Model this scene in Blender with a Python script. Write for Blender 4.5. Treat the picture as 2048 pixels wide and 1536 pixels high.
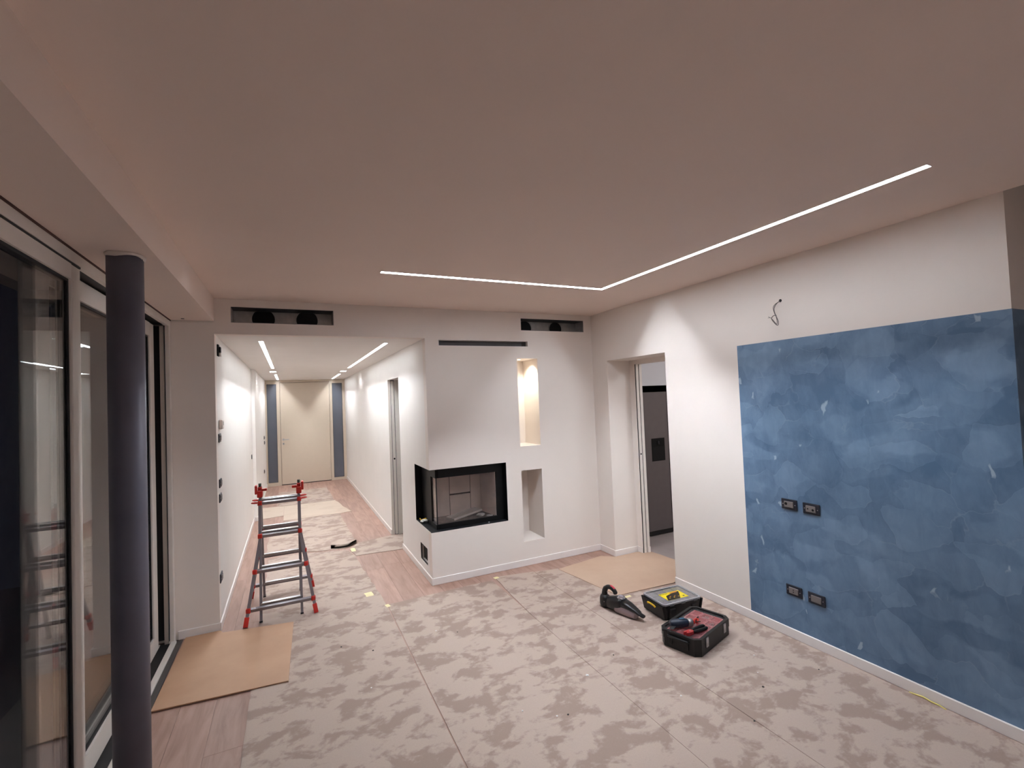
import bpy, bmesh, math, random
from mathutils import Vector, Matrix
from mathutils.geometry import tessellate_polygon

# ------------------------------------------------------------------ camera, world, exposure
scene = bpy.context.scene
for o in list(bpy.data.objects):
    bpy.data.objects.remove(o)
COL = scene.collection
CAM_F, CAM_YAW, CAM_PITCH, CAM_ROLL, CAM_H = 936.1, 25.4623, 1.7402, -2.2877, 1.7786
cd = bpy.data.cameras.new('camera')
cam = bpy.data.objects.new('camera', cd)
COL.objects.link(cam)
cd.sensor_fit = 'HORIZONTAL'
cd.sensor_width = 36.0
cd.lens = 36.0 * CAM_F / 2048.0
cd.clip_start = 0.02
_a, _b, _c = (math.radians(v) for v in (CAM_YAW, CAM_PITCH, CAM_ROLL))
_F = Vector((math.sin(_a) * math.cos(_b), math.cos(_a) * math.cos(_b), math.sin(_b)))
_R = Vector((math.cos(_a), -math.sin(_a), 0))
_U = _R.cross(_F)
_R, _U = _R * math.cos(_c) + _U * math.sin(_c), -_R * math.sin(_c) + _U * math.cos(_c)
_m = Matrix((_R, _U, -_F)).transposed().to_4x4()
_m.translation = (0, 0, CAM_H)
cam.matrix_world = _m
scene.camera = cam

w = bpy.data.worlds.new('night_sky')
scene.world = w
w.use_nodes = True
w.node_tree.nodes['Background'].inputs[0].default_value = (0.010, 0.013, 0.024, 1)
w.node_tree.nodes['Background'].inputs[1].default_value = 0.25
vs = scene.view_settings
vs.view_transform = 'Standard'
vs.look = 'None'
vs.gamma = 1.0
vs.exposure = 0.0
vs.use_curve_mapping = False
scene.cycles.adaptive_threshold = .02
scene.cycles.max_bounces = 8
scene.cycles.use_light_tree = False

# lamp strengths
LED_CORE = 380.0       # living room strip
LED_SIDE = 41.0
HALL_CORE = 300.0
HALL_SIDE = 20.0
LED_COL = (0.965, 1.045, 1.15)
HALL_COL = (0.98, 1.05, 1.11)

random.seed(7)
PI = math.pi


def L(c):
    return tuple((v / 255 / 12.92 if v / 255 <= .04045 else ((v / 255 + .055) / 1.055) ** 2.4) for v in c)


# ------------------------------------------------------------------ materials
MATS = {}


def nodes_of(name):
    m = bpy.data.materials.new(name)
    m.use_nodes = True
    nt = m.node_tree
    return m, nt, nt.nodes['Principled BSDF']


def mat(name, rgb, rough=.5, metal=0.0, var=.06, scale=12.0, bump=0.0, bscale=60.0, spec=.5, coat=0.0):
    """plain paint / plastic / metal with a little procedural tone variation and relief"""
    if name in MATS:
        return MATS[name]
    m, nt, p = nodes_of(name)
    c = L(rgb)
    tc = nt.nodes.new('ShaderNodeTexCoord')
    n = nt.nodes.new('ShaderNodeTexNoise')
    n.inputs['Scale'].default_value = scale
    n.inputs['Detail'].default_value = 4
    nt.links.new(tc.outputs['Object'], n.inputs['Vector'])
    r = nt.nodes.new('ShaderNodeValToRGB')
    r.color_ramp.elements[0].position = .3
    r.color_ramp.elements[1].position = .7
    r.color_ramp.elements[0].color = tuple(v * (1 - var) for v in c) + (1,)
    r.color_ramp.elements[1].color = tuple(min(1, v * (1 + var)) for v in c) + (1,)
    nt.links.new(n.outputs['Fac'], r.inputs['Fac'])
    nt.links.new(r.outputs['Color'], p.inputs['Base Color'])
    p.inputs['Roughness'].default_value = rough
    p.inputs['Metallic'].default_value = metal
    p.inputs['Specular IOR Level'].default_value = spec
    p.inputs['Coat Weight'].default_value = coat
    if bump:
        n2 = nt.nodes.new('ShaderNodeTexNoise')
        n2.inputs['Scale'].default_value = bscale
        n2.inputs['Detail'].default_value = 3
        nt.links.new(tc.outputs['Object'], n2.inputs['Vector'])
        b = nt.nodes.new('ShaderNodeBump')
        b.inputs['Strength'].default_value = bump
        b.inputs['Distance'].default_value = .002
        nt.links.new(n2.outputs['Fac'], b.inputs['Height'])
        nt.links.new(b.outputs['Normal'], p.inputs['Normal'])
    MATS[name] = m
    return m


def emit(name, rgb, strength):
    m = bpy.data.materials.new(name)
    m.use_nodes = True
    nt = m.node_tree
    nt.nodes.remove(nt.nodes['Principled BSDF'])
    e = nt.nodes.new('ShaderNodeEmission')
    e.inputs[0].default_value = tuple(rgb) + (1,)
    e.inputs[1].default_value = strength
    nt.links.new(e.outputs[0], nt.nodes['Material Output'].inputs[0])
    return m


def glass(name, tint=(1, 1, 1), r0=.04, rough=.0, dirt=0.0):
    """pane: clear with a Schlick reflection on each face"""
    m = bpy.data.materials.new(name)
    m.use_nodes = True
    nt = m.node_tree
    nt.nodes.remove(nt.nodes['Principled BSDF'])
    lw = nt.nodes.new('ShaderNodeLayerWeight')
    lw.inputs['Blend'].default_value = .5
    pw = nt.nodes.new('ShaderNodeMath'); pw.operation = 'POWER'; pw.inputs[1].default_value = 5
    nt.links.new(lw.outputs['Facing'], pw.inputs[0])
    mr = nt.nodes.new('ShaderNodeMapRange')
    mr.inputs['To Min'].default_value = r0
    mr.inputs['To Max'].default_value = 1
    nt.links.new(pw.outputs[0], mr.inputs['Value'])
    t = nt.nodes.new('ShaderNodeBsdfTransparent'); t.inputs[0].default_value = tuple(tint) + (1,)
    g = nt.nodes.new('ShaderNodeBsdfGlossy'); g.inputs['Roughness'].default_value = rough
    mx = nt.nodes.new('ShaderNodeMixShader')
    nt.links.new(mr.outputs[0], mx.inputs[0])
    nt.links.new(t.outputs[0], mx.inputs[1])
    nt.links.new(g.outputs[0], mx.inputs[2])
    out = mx
    if dirt:
        d = nt.nodes.new('ShaderNodeBsdfDiffuse'); d.inputs[0].default_value = (.5, .48, .47, 1)
        n = nt.nodes.new('ShaderNodeTexNoise'); n.inputs['Scale'].default_value = 9
        mu = nt.nodes.new('ShaderNodeMath'); mu.operation = 'MULTIPLY'; mu.inputs[1].default_value = dirt * 2
        nt.links.new(n.outputs['Fac'], mu.inputs[0])
        mx2 = nt.nodes.new('ShaderNodeMixShader')
        nt.links.new(mu.outputs[0], mx2.inputs[0])
        nt.links.new(mx.outputs[0], mx2.inputs[1])
        nt.links.new(d.outputs[0], mx2.inputs[2])
        out = mx2
    nt.links.new(out.outputs[0], nt.nodes['Material Output'].inputs[0])
    return m


def N(nt, kind, **inp):
    n = nt.nodes.new(kind)
    for k, v in inp.items():
        n.inputs[k.replace('_', ' ')].default_value = v
    return n


def wood_mat():
    m, nt, p = nodes_of('oak_plank')
    tc = nt.nodes.new('ShaderNodeTexCoord')
    oi = nt.nodes.new('ShaderNodeObjectInfo')
    off = nt.nodes.new('ShaderNodeVectorMath'); off.operation = 'SCALE'
    off.inputs[0].default_value = (37, 91, 13)
    nt.links.new(oi.outputs['Random'], off.inputs['Scale'])
    add = nt.nodes.new('ShaderNodeVectorMath'); add.operation = 'ADD'
    nt.links.new(tc.outputs['Object'], add.inputs[0]); nt.links.new(off.outputs[0], add.inputs[1])
    mp = nt.nodes.new('ShaderNodeMapping'); mp.inputs['Scale'].default_value = (9, 1.1, 1)
    nt.links.new(add.outputs[0], mp.inputs['Vector'])
    n = N(nt, 'ShaderNodeTexNoise', Scale=2.2, Detail=6, Roughness=.6, Distortion=.7)
    nt.links.new(mp.outputs[0], n.inputs['Vector'])
    r = nt.nodes.new('ShaderNodeValToRGB')
    e = r.color_ramp.elements
    e[0].position = .25; e[0].color = L((144, 110, 97)) + (1,)
    e[1].position = .75; e[1].color = L((178, 145, 131)) + (1,)
    x = r.color_ramp.elements.new(.5); x.color = L((165, 131, 117)) + (1,)
    nt.links.new(n.outputs['Fac'], r.inputs['Fac'])
    # knots
    mp2 = nt.nodes.new('ShaderNodeMapping'); mp2.inputs['Scale'].default_value = (3.2, 1.5, 1)
    nt.links.new(add.outputs[0], mp2.inputs['Vector'])
    v = N(nt, 'ShaderNodeTexVoronoi', Scale=1.0)
    nt.links.new(mp2.outputs[0], v.inputs['Vector'])
    kr = nt.nodes.new('ShaderNodeMapRange')
    kr.inputs['From Min'].default_value = .03; kr.inputs['From Max'].default_value = .14
    kr.inputs['To Min'].default_value = .45; kr.inputs['To Max'].default_value = 0
    nt.links.new(v.outputs['Distance'], kr.inputs['Value'])
    mx = nt.nodes.new('ShaderNodeMix'); mx.data_type = 'RGBA'
    nt.links.new(kr.outputs[0], mx.inputs[0]); nt.links.new(r.outputs[0], mx.inputs[6])
    mx.inputs[7].default_value = L((120, 84, 68)) + (1,)
    # plank to plank tone
    mr = nt.nodes.new('ShaderNodeMapRange'); mr.inputs['To Min'].default_value = .90; mr.inputs['To Max'].default_value = 1.06
    nt.links.new(oi.outputs['Random'], mr.inputs['Value'])
    sc = nt.nodes.new('ShaderNodeVectorMath'); sc.operation = 'SCALE'
    nt.links.new(mx.outputs[2], sc.inputs[0]); nt.links.new(mr.outputs[0], sc.inputs['Scale'])
    nt.links.new(sc.outputs[0], p.inputs['Base Color'])
    p.inputs['Roughness'].default_value = .5
    b = N(nt, 'ShaderNodeBump', Strength=.12, Distance=.002)
    nt.links.new(n.outputs['Fac'], b.inputs['Height']); nt.links.new(b.outputs[0], p.inputs['Normal'])
    return m


def paper_mat(name, light, dark, lo=.485, hi=.565, stretch=(1.0, 1.35, 1.0), scale=4.2, seed=0.0):
    """grey recycled floor paper with worn, peeled patches"""
    m, nt, p = nodes_of(name)
    tc = nt.nodes.new('ShaderNodeTexCoord')
    mp = nt.nodes.new('ShaderNodeMapping')
    mp.inputs['Scale'].default_value = stretch
    mp.inputs['Location'].default_value = (seed, seed * 1.7, 0)
    mp.inputs['Rotation'].default_value = (0, 0, .25)
    nt.links.new(tc.outputs['Object'], mp.inputs['Vector'])
    n = N(nt, 'ShaderNodeTexNoise', Scale=scale, Detail=8, Roughness=.64, Distortion=.35)
    nt.links.new(mp.outputs[0], n.inputs['Vector'])
    n2 = N(nt, 'ShaderNodeTexNoise', Scale=scale * 2.7, Detail=5, Roughness=.6, Distortion=.4)
    nt.links.new(mp.outputs[0], n2.inputs['Vector'])
    ma = nt.nodes.new('ShaderNodeMath'); ma.operation = 'MULTIPLY_ADD'; ma.inputs[1].default_value = .35
    nt.links.new(n2.outputs['Fac'], ma.inputs[0]); 
    sb = nt.nodes.new('ShaderNodeMath'); sb.operation = 'SUBTRACT'; sb.inputs[1].default_value = .175
    nt.links.new(n.outputs['Fac'], sb.inputs[0]); nt.links.new(sb.outputs[0], ma.inputs[2])
    r = nt.nodes.new('ShaderNodeValToRGB')
    e = r.color_ramp.elements
    e[0].position = lo; e[0].color = L(light) + (1,)
    e[1].position = hi; e[1].color = L(dark) + (1,)
    nt.links.new(ma.outputs[0], r.inputs['Fac'])
    # fibre speckle
    n3 = N(nt, 'ShaderNodeTexNoise', Scale=160, Detail=2)
    nt.links.new(tc.outputs['Object'], n3.inputs['Vector'])
    mr = nt.nodes.new('ShaderNodeMapRange'); mr.inputs['To Min'].default_value = .93; mr.inputs['To Max'].default_value = 1.07
    nt.links.new(n3.outputs['Fac'], mr.inputs['Value'])
    sc = nt.nodes.new('ShaderNodeVectorMath'); sc.operation = 'SCALE'
    nt.links.new(r.outputs[0], sc.inputs[0]); nt.links.new(mr.outputs[0], sc.inputs['Scale'])
    nt.links.new(sc.outputs[0], p.inputs['Base Color'])
    p.inputs['Roughness'].default_value = .8
    p.inputs['Specular IOR Level'].default_value = .25
    b = N(nt, 'ShaderNodeBump', Strength=.25, Distance=.002)
    nt.links.new(n2.outputs['Fac'], b.inputs['Height']); nt.links.new(b.outputs[0], p.inputs['Normal'])
    return m


def plaster_mat():
    """blue polished plaster with overlapping trowel strokes"""
    m, nt, p = nodes_of('blue_venetian_plaster')
    lk = nt.links.new
    tc = nt.nodes.new('ShaderNodeTexCoord')
    w1 = N(nt, 'ShaderNodeTexNoise', Scale=3.0, Detail=4, Distortion=.4)
    lk(tc.outputs['Object'], w1.inputs['Vector'])
    wob = nt.nodes.new('ShaderNodeVectorMath'); wob.operation = 'SCALE'; wob.inputs['Scale'].default_value = .30
    lk(w1.outputs['Color'], wob.inputs[0])
    add = nt.nodes.new('ShaderNodeVectorMath'); add.operation = 'ADD'
    lk(tc.outputs['Object'], add.inputs[0]); lk(wob.outputs[0], add.inputs[1])

    def cells(scale, rot, off, st, feature='F1', smooth=0.0):
        mp = nt.nodes.new('ShaderNodeMapping')
        mp.inputs['Rotation'].default_value = (rot, 0, 0)
        mp.inputs['Location'].default_value = (off, off * .7, off * .3)
        mp.inputs['Scale'].default_value = st
        lk(add.outputs[0], mp.inputs['Vector'])
        v = nt.nodes.new('ShaderNodeTexVoronoi'); v.feature = feature
        v.inputs['Scale'].default_value = scale
        if feature == 'SMOOTH_F1':
            v.inputs['Smoothness'].default_value = smooth
        lk(mp.outputs[0], v.inputs['Vector'])
        sp = nt.nodes.new('ShaderNodeSeparateColor'); lk(v.outputs['Color'], sp.inputs[0])
        return v, sp

    cA = cells(5.0, .5, 0, (1, .9, 1.1))
    cB = cells(6.5, -.7, 3.1, (1, .7, 1.2), 'SMOOTH_F1', .35)
    cC = cells(8.5, .9, 7.7, (1, 2.0, .75)); cC[0].distance = 'MANHATTAN'
    eA = nt.nodes.new('ShaderNodeTexVoronoi'); eA.feature = 'DISTANCE_TO_EDGE'; eA.inputs['Scale'].default_value = 5.0
    lk(cA[0].inputs['Vector'].links[0].from_socket, eA.inputs['Vector'])
    cloud = N(nt, 'ShaderNodeTexNoise', Scale=2.2, Detail=5, Roughness=.6)
    lk(tc.outputs['Object'], cloud.inputs['Vector'])
    mpf = nt.nodes.new('ShaderNodeMapping'); mpf.inputs['Scale'].default_value = (1, 1.0, .45); mpf.inputs['Rotation'].default_value = (.5, 0, 0)
    lk(tc.outputs['Object'], mpf.inputs['Vector'])
    fine = N(nt, 'ShaderNodeTexNoise', Scale=14.0, Detail=6, Roughness=.65, Distortion=.6)
    lk(mpf.outputs[0], fine.inputs['Vector'])

    def madd(a_, k, b_=None):
        n = nt.nodes.new('ShaderNodeMath'); n.operation = 'MULTIPLY_ADD'
        lk(a_, n.inputs[0]); n.inputs[1].default_value = k
        if b_ is not None:
            lk(b_, n.inputs[2])
        else:
            n.inputs[2].default_value = 0
        return n.outputs[0]
    t = madd(cloud.outputs['Fac'], .36)
    t = madd(fine.outputs['Fac'], .32, t)
    t = madd(cA[1].outputs[0], .15, t)
    t = madd(cB[1].outputs[0], .20, t)
    t = madd(cA[0].outputs['Distance'], -.10, t)
    r = nt.nodes.new('ShaderNodeValToRGB')
    e = r.color_ramp.elements
    e[0].position = .30; e[0].color = L((76, 103, 131)) + (1,)
    e[1].position = .68; e[1].color = L((120, 147, 175)) + (1,)
    lk(t, r.inputs['Fac'])
    # thin pale ridges left by the trowel edge, broken up by noise
    rg = nt.nodes.new('ShaderNodeMapRange')
    rg.inputs['From Min'].default_value = 0; rg.inputs['From Max'].default_value = .02
    rg.inputs['To Min'].default_value = .13; rg.inputs['To Max'].default_value = 0
    lk(eA.outputs['Distance'], rg.inputs['Value'])
    br = nt.nodes.new('ShaderNodeMapRange'); br.inputs['From Min'].default_value = .5; br.inputs['From Max'].default_value = .62
    br2 = N(nt, 'ShaderNodeTexNoise', Scale=5.5, Detail=3); lk(tc.outputs['Object'], br2.inputs['Vector']); lk(br2.outputs['Fac'], br.inputs['Value'])
    ridge = nt.nodes.new('ShaderNodeMath'); ridge.operation = 'MULTIPLY'; lk(rg.outputs[0], ridge.inputs[0]); lk(br.outputs[0], ridge.inputs[1])
    # rare burnished shards
    fl = nt.nodes.new('ShaderNodeMapRange'); fl.inputs['From Min'].default_value = .88; fl.inputs['From Max'].default_value = .885
    lk(cC[1].outputs[1], fl.inputs['Value'])
    sh = nt.nodes.new('ShaderNodeMapRange'); sh.inputs['From Min'].default_value = .26; sh.inputs['From Max'].default_value = .36
    sh.inputs['To Min'].default_value = .6; sh.inputs['To Max'].default_value = 0
    lk(cC[0].outputs['Distance'], sh.inputs['Value'])
    fm = nt.nodes.new('ShaderNodeMath'); fm.operation = 'MULTIPLY'; lk(fl.outputs[0], fm.inputs[0]); lk(sh.outputs[0], fm.inputs[1])
    mxf = nt.nodes.new('ShaderNodeMath'); mxf.operation = 'MAXIMUM'; lk(fm.outputs[0], mxf.inputs[0]); lk(ridge.outputs[0], mxf.inputs[1])
    mx = nt.nodes.new('ShaderNodeMix'); mx.data_type = 'RGBA'
    lk(mxf.outputs[0], mx.inputs[0]); lk(r.outputs[0], mx.inputs[6])
    mx.inputs[7].default_value = L((178, 194, 208)) + (1,)
    lk(mx.outputs[2], p.inputs['Base Color'])
    rr = nt.nodes.new('ShaderNodeMapRange'); rr.inputs['To Min'].default_value = .40; rr.inputs['To Max'].default_value = .62
    lk(cB[1].outputs[2], rr.inputs['Value']); lk(rr.outputs[0], p.inputs['Roughness'])
    b = N(nt, 'ShaderNodeBump', Strength=.30, Distance=.004)
    lk(t, b.inputs['Height']); lk(b.outputs[0], p.inputs['Normal'])
    return m


def card_mat(name, dark, light):
    m, nt, p = nodes_of(name)
    tc = nt.nodes.new('ShaderNodeTexCoord')
    n = N(nt, 'ShaderNodeTexNoise', Scale=2.5, Detail=6, Roughness=.6)
    nt.links.new(tc.outputs['Object'], n.inputs['Vector'])
    r = nt.nodes.new('ShaderNodeValToRGB')
    r.color_ramp.elements[0].position = .3; r.color_ramp.elements[0].color = L(dark) + (1,)
    r.color_ramp.elements[1].position = .7; r.color_ramp.elements[1].color = L(light) + (1,)
    nt.links.new(n.outputs['Fac'], r.inputs['Fac']); nt.links.new(r.outputs[0], p.inputs['Base Color'])
    p.inputs['Roughness'].default_value = .62
    return m


WALL = mat('white_wall_paint', (241, 231, 223), .75, var=.012, scale=3, bump=.05, bscale=240, spec=.3)
WALLH = mat('warm_white_hall_paint', (242, 237, 232), .75, var=.012, scale=3, spec=.3)
CEIL = mat('white_ceiling_paint', (238, 220, 209), .85, var=.012, scale=2, spec=.2)
TRIM = mat('white_lacquered_trim', (242, 234, 229), .4, var=.01)
WOOD = wood_mat()
CARD = card_mat('brown_fibreboard', (180, 140, 110), (194, 154, 123))
CARD2 = card_mat('pale_cardboard', (186, 156, 134), (196, 168, 146))
PAPER = paper_mat('mottled_floor_paper', (184, 165, 153), (160, 139, 128))
PAPER2 = paper_mat('plain_floor_paper', (204, 186, 170), (192, 172, 156), lo=.5, hi=.7, scale=2.0, seed=4)
PLASTER = plaster_mat()
BLACK = mat('black_powder_coat', (11, 11, 12), .5, var=.15, spec=.25)
BLACKP = mat('black_plastic', (14, 14, 16), .42, var=.12, bump=.08, bscale=200, spec=.35)
STONE = mat('black_granite', (28, 28, 30), .35, var=.5, scale=30)
STEEL = mat('brushed_aluminium', (176, 174, 176), .28, metal=1, var=.06)
RAIL = mat('grey_ladder_steel', (138, 130, 134), .38, metal=.35, var=.05)
RED = mat('red_plastic', (196, 44, 34), .4, var=.06)
REDD = mat('deep_red_plastic', (170, 40, 44), .4, var=.08)
GALV = mat('galvanised_sheet', (176, 174, 172), .42, metal=.6, var=.14, scale=16)
DUCT = mat('black_duct_rubber', (14, 14, 15), .8)
UPVC = mat('greige_window_frame', (226, 218, 210), .45, var=.02)
UPVCD = mat('dark_window_gasket', (20, 19, 21), .6)
COLUMN = mat('grey_primed_steel', (98, 98, 112), .5, metal=.1, var=.12, scale=5)
DOORC = mat('taupe_door_lacquer', (196, 180, 162), .42, var=.012)
TAPE = mat('cream_masking_tape', (232, 220, 170), .6)
PANE = glass('window_pane_glass', (.97, .98, .98))
FPANE = glass('fireplace_glass', (.97, .95, .94), dirt=.02)
LID = glass('clear_lid_plastic', (.97, .96, .96), r0=.04, rough=.10, dirt=.05)
LIDG = glass('grey_lid_plastic', (.82, .82, .84), r0=.05, rough=.15, dirt=.28)


# ------------------------------------------------------------------ mesh helpers
class MB:
    def __init__(s):
        s.bm = bmesh.new()

    def box(s, x0, x1, y0, y1, z0, z1, bev=0.0, seg=2, M=None):
        vs_ = [s.bm.verts.new((x, y, z)) for x in (x0, x1) for y in (y0, y1) for z in (z0, z1)]
        f = [(0, 1, 3, 2), (4, 6, 7, 5), (0, 4, 5, 1), (2, 3, 7, 6), (0, 2, 6, 4), (1, 5, 7, 3)]
        fs = [s.bm.faces.new([vs_[i] for i in q]) for q in f]
        if bev:
            es = list({e for q in fs for e in q.edges})
            r = bmesh.ops.bevel(s.bm, geom=es, offset=bev, segments=seg, affect='EDGES', profile=.5)
            vs_ = list({v for q in r['faces'] for v in q.verts} | {v for v in vs_ if v.is_valid})
        if M is not None:
            bmesh.ops.transform(s.bm, matrix=M, verts=[v for v in vs_ if v.is_valid])
        return s

    def prism(s, pts, z0, z1, M=None):
        """outline in xy, extruded z0..z1"""
        lo = [s.bm.verts.new((x, y, z0)) for x, y in pts]
        hi = [s.bm.verts.new((x, y, z1)) for x, y in pts]
        n = len(pts)
        if n <= 4:
            s.bm.faces.new(lo[::-1]); s.bm.faces.new(hi)
        else:
            for t_ in tessellate_polygon([[Vector((x, y, 0)) for x, y in pts]]):
                s.bm.faces.new([lo[i] for i in t_]); s.bm.faces.new([hi[i] for i in t_])
        for i in range(n):
            j = (i + 1) % n
            s.bm.faces.new((lo[i], lo[j], hi[j], hi[i]))
        if M is not None:
            bmesh.ops.transform(s.bm, matrix=M, verts=lo + hi)
        return s

    def loft(s, rings, caps=True, closed=True, smooth=True):
        R_ = [[s.bm.verts.new(p) for p in r] for r in rings]
        n = len(R_[0])
        for a, b in zip(R_, R_[1:]):
            for i in range(n if closed else n - 1):
                j = (i + 1) % n
                f = s.bm.faces.new((a[i], a[j], b[j], b[i])); f.smooth = smooth
        if caps:
            s.bm.faces.new(R_[0][::-1]); s.bm.faces.new(R_[-1])
        return s

    def lathe(s, prof, M=None, n=20, caps=True):
        """prof: (r, z) along local z"""
        M = M or Matrix()
        rings = [[M @ Vector((r * math.cos(2 * PI * i / n), r * math.sin(2 * PI * i / n), z)) for i in range(n)] for r, z in prof]
        return s.loft(rings, caps)

    def cyl(s, p, q, r, n=16, r2=None):
        p, q = Vector(p), Vector(q)
        d = (q - p)
        M = Matrix.Translation(p) @ d.to_track_quat('Z', 'Y').to_matrix().to_4x4()
        return s.lathe([(r, 0), (r if r2 is None else r2, d.length)], M, n)

    def tube(s, path, r, n=8):
        P = [Vector(p) for p in path]
        rings = []
        up = Vector((0, 0, 1))
        for i, p in enumerate(P):
            t = (P[min(i + 1, len(P) - 1)] - P[max(i - 1, 0)]).normalized()
            u = t.cross(up)
            if u.length < 1e-3:
                u = t.cross(Vector((1, 0, 0)))
            u.normalize(); v = u.cross(t)
            rr = r[i] if isinstance(r, (list, tuple)) else r
            rings.append([p + rr * (math.cos(2 * PI * k / n) * u + math.sin(2 * PI * k / n) * v) for k in range(n)])
        return s.loft(rings)

    def bar(s, p, q, wa, wb, side=(1, 0, 0)):
        """rectangular bar from p to q; width wa along side, wb across"""
        p, q = Vector(p), Vector(q)
        t = (q - p).normalized()
        u = Vector(side); u = (u - t * u.dot(t)).normalized(); v = t.cross(u)
        rings = [[c + u * a * wa / 2 + v * b * wb / 2 for a, b in ((-1, -1), (1, -1), (1, 1), (-1, 1))] for c in (p, q)]
        return s.loft(rings, smooth=False)

    def build(s, name, material, parent=None, loc=None, rotz=0.0):
        bmesh.ops.recalc_face_normals(s.bm, faces=s.bm.faces[:])
        me = bpy.data.meshes.new(name)
        s.bm.to_mesh(me); s.bm.free()
        me.materials.append(material)
        o = bpy.data.objects.new(name, me)
        COL.objects.link(o)
        if parent is not None:
            o.parent = parent
        if loc is not None:
            o.location = loc
        o.rotation_euler = (0, 0, rotz)
        return o


def tag(o, label, cat, group=None, kind=None):
    o['label'] = label
    o['category'] = cat
    if group:
        o['group'] = group
    if kind:
        o['kind'] = kind
    return o


def empty(name, loc=(0, 0, 0), rotz=0.0):
    o = bpy.data.objects.new(name, None)
    o.empty_display_size = .05
    COL.objects.link(o)
    o.location = loc
    o.rotation_euler = (0, 0, rotz)
    return o


def slab(axis, c0, c1, u0, u1, v0, v1, holes=()):
    """solid panel: thickness c0..c1 along axis; u,v are the other two axes in xyz order; holes (ua,ub,va,vb)"""
    us = sorted({u0, u1, *[min(max(x, u0), u1) for h in holes for x in h[:2]]})
    vs_ = sorted({v0, v1, *[min(max(x, v0), v1) for h in holes for x in h[2:]]})
    def P(u, v, c):
        return {'x': (c, u, v), 'y': (u, c, v), 'z': (u, v, c)}[axis]
    fill = {}
    for i in range(len(us) - 1):
        for j in range(len(vs_) - 1):
            cu, cv = (us[i] + us[i + 1]) / 2, (vs_[j] + vs_[j + 1]) / 2
            fill[i, j] = not any(h[0] < cu < h[1] and h[2] < cv < h[3] for h in holes)
    b = MB()
    cache = {}
    def V(i, j, k):
        if (i, j, k) not in cache:
            cache[i, j, k] = b.bm.verts.new(P(us[i], vs_[j], (c0, c1)[k]))
        return cache[i, j, k]
    for (i, j), ok in fill.items():
        if not ok:
            continue
        b.bm.faces.new((V(i, j, 0), V(i, j + 1, 0), V(i + 1, j + 1, 0), V(i + 1, j, 0)))
        b.bm.faces.new((V(i, j, 1), V(i + 1, j, 1), V(i + 1, j + 1, 1), V(i, j + 1, 1)))
        for (di, dj), (a, c) in (((-1, 0), ((i, j), (i, j + 1))), ((1, 0), ((i + 1, j), (i + 1, j + 1))),
                                 ((0, -1), ((i, j), (i + 1, j))), ((0, 1), ((i, j + 1), (i + 1, j + 1)))):
            if not fill.get((i + di, j + dj), False):
                b.bm.faces.new((V(*a, 0), V(*c, 0), V(*c, 1), V(*a, 1)))
    return b


def struct(name, b, m, label, cat='wall', parent=None):
    o = b.build(name, m, parent)
    if parent is None:
        tag(o, label, cat, kind='structure')
    return o


# ------------------------------------------------------------------ room dimensions (metres)
H = 2.70            # living room ceiling
XR = 3.19           # right wall face
YF = 4.50           # chimney / hall front wall face
XH = 1.212          # hall right wall and chimney side face
XL = -.547          # hall left wall face, beam face
XW = -.836          # window plane
HH = 2.404          # hall ceiling
HS = 2.509          # window soffit
YE = 12.02          # front door plane
YC = 1.00           # end of the right wall
YB = -3.0           # back of the room
YJOG = 8.5

# ---- floor
slab_o = slab('z', -.12, -.016, -1.6, 6.6, YB, 12.6)
floor = struct('floor', slab_o, mat('screed', (120, 112, 106), .8), 'pinkish oak plank floor running through room and hall', 'floor')
pw = .19


def planks():
    cache = {}
    for k in range(-1, 22):
        x0 = XW + .012 + k * pw
        x1 = x0 + pw
        if x0 > XR:
            break
        hall = x0 < XH and x1 > XL
        y = 1.6 - random.random() * 1.6
        yend = YE - .01 if hall else YF
        if x1 <= XW + .02:
            continue
        while y < yend - .01:
            ln = random.choice((1.6, 2.0, 2.2, 1.85))
            ya, yb = y, min(y + ln, yend)
            xa, xb = max(x0, XW + .012), min(x1, XR)
            if hall and ya >= YF:
                xa, xb = max(xa, XL), min(xb, XH + .4)
            key = (round(xb - xa, 3), round(yb - ya, 3))
            if key not in cache:
                b = MB()
                wx, wy = (xb - xa) / 2 - .0004, (yb - ya) / 2 - .0004
                b.box(-wx, wx, -wy, wy, -.015, 0, bev=.0008, seg=1)
                o = b.build('plank', WOOD, floor)
                cache[key] = o.data
            else:
                o = bpy.data.objects.new('plank', cache[key])
                COL.objects.link(o); o.parent = floor
            o.location = ((xa + xb) / 2, (ya + yb) / 2, 0)
            y = yb


planks()
# stone tile floor of the kitchen and screed cover near the camera
struct('floor_kitchen', slab('z', -.015, 0, 3.6, 6.4, YC + .1, 5.4), mat('grey_stone_tile', (160, 148, 144), .35, var=.1, scale=4),
       'grey stone tiled kitchen floor beyond the doorway', 'floor')
struct('floor_side_room', slab('z', -.015, 0, XH + .42, 3.4, 5.3, 8.0), mat('grey_stone_tile', (160, 148, 144)),
       'floor of the side room behind the hall pocket door', 'floor')

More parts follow.
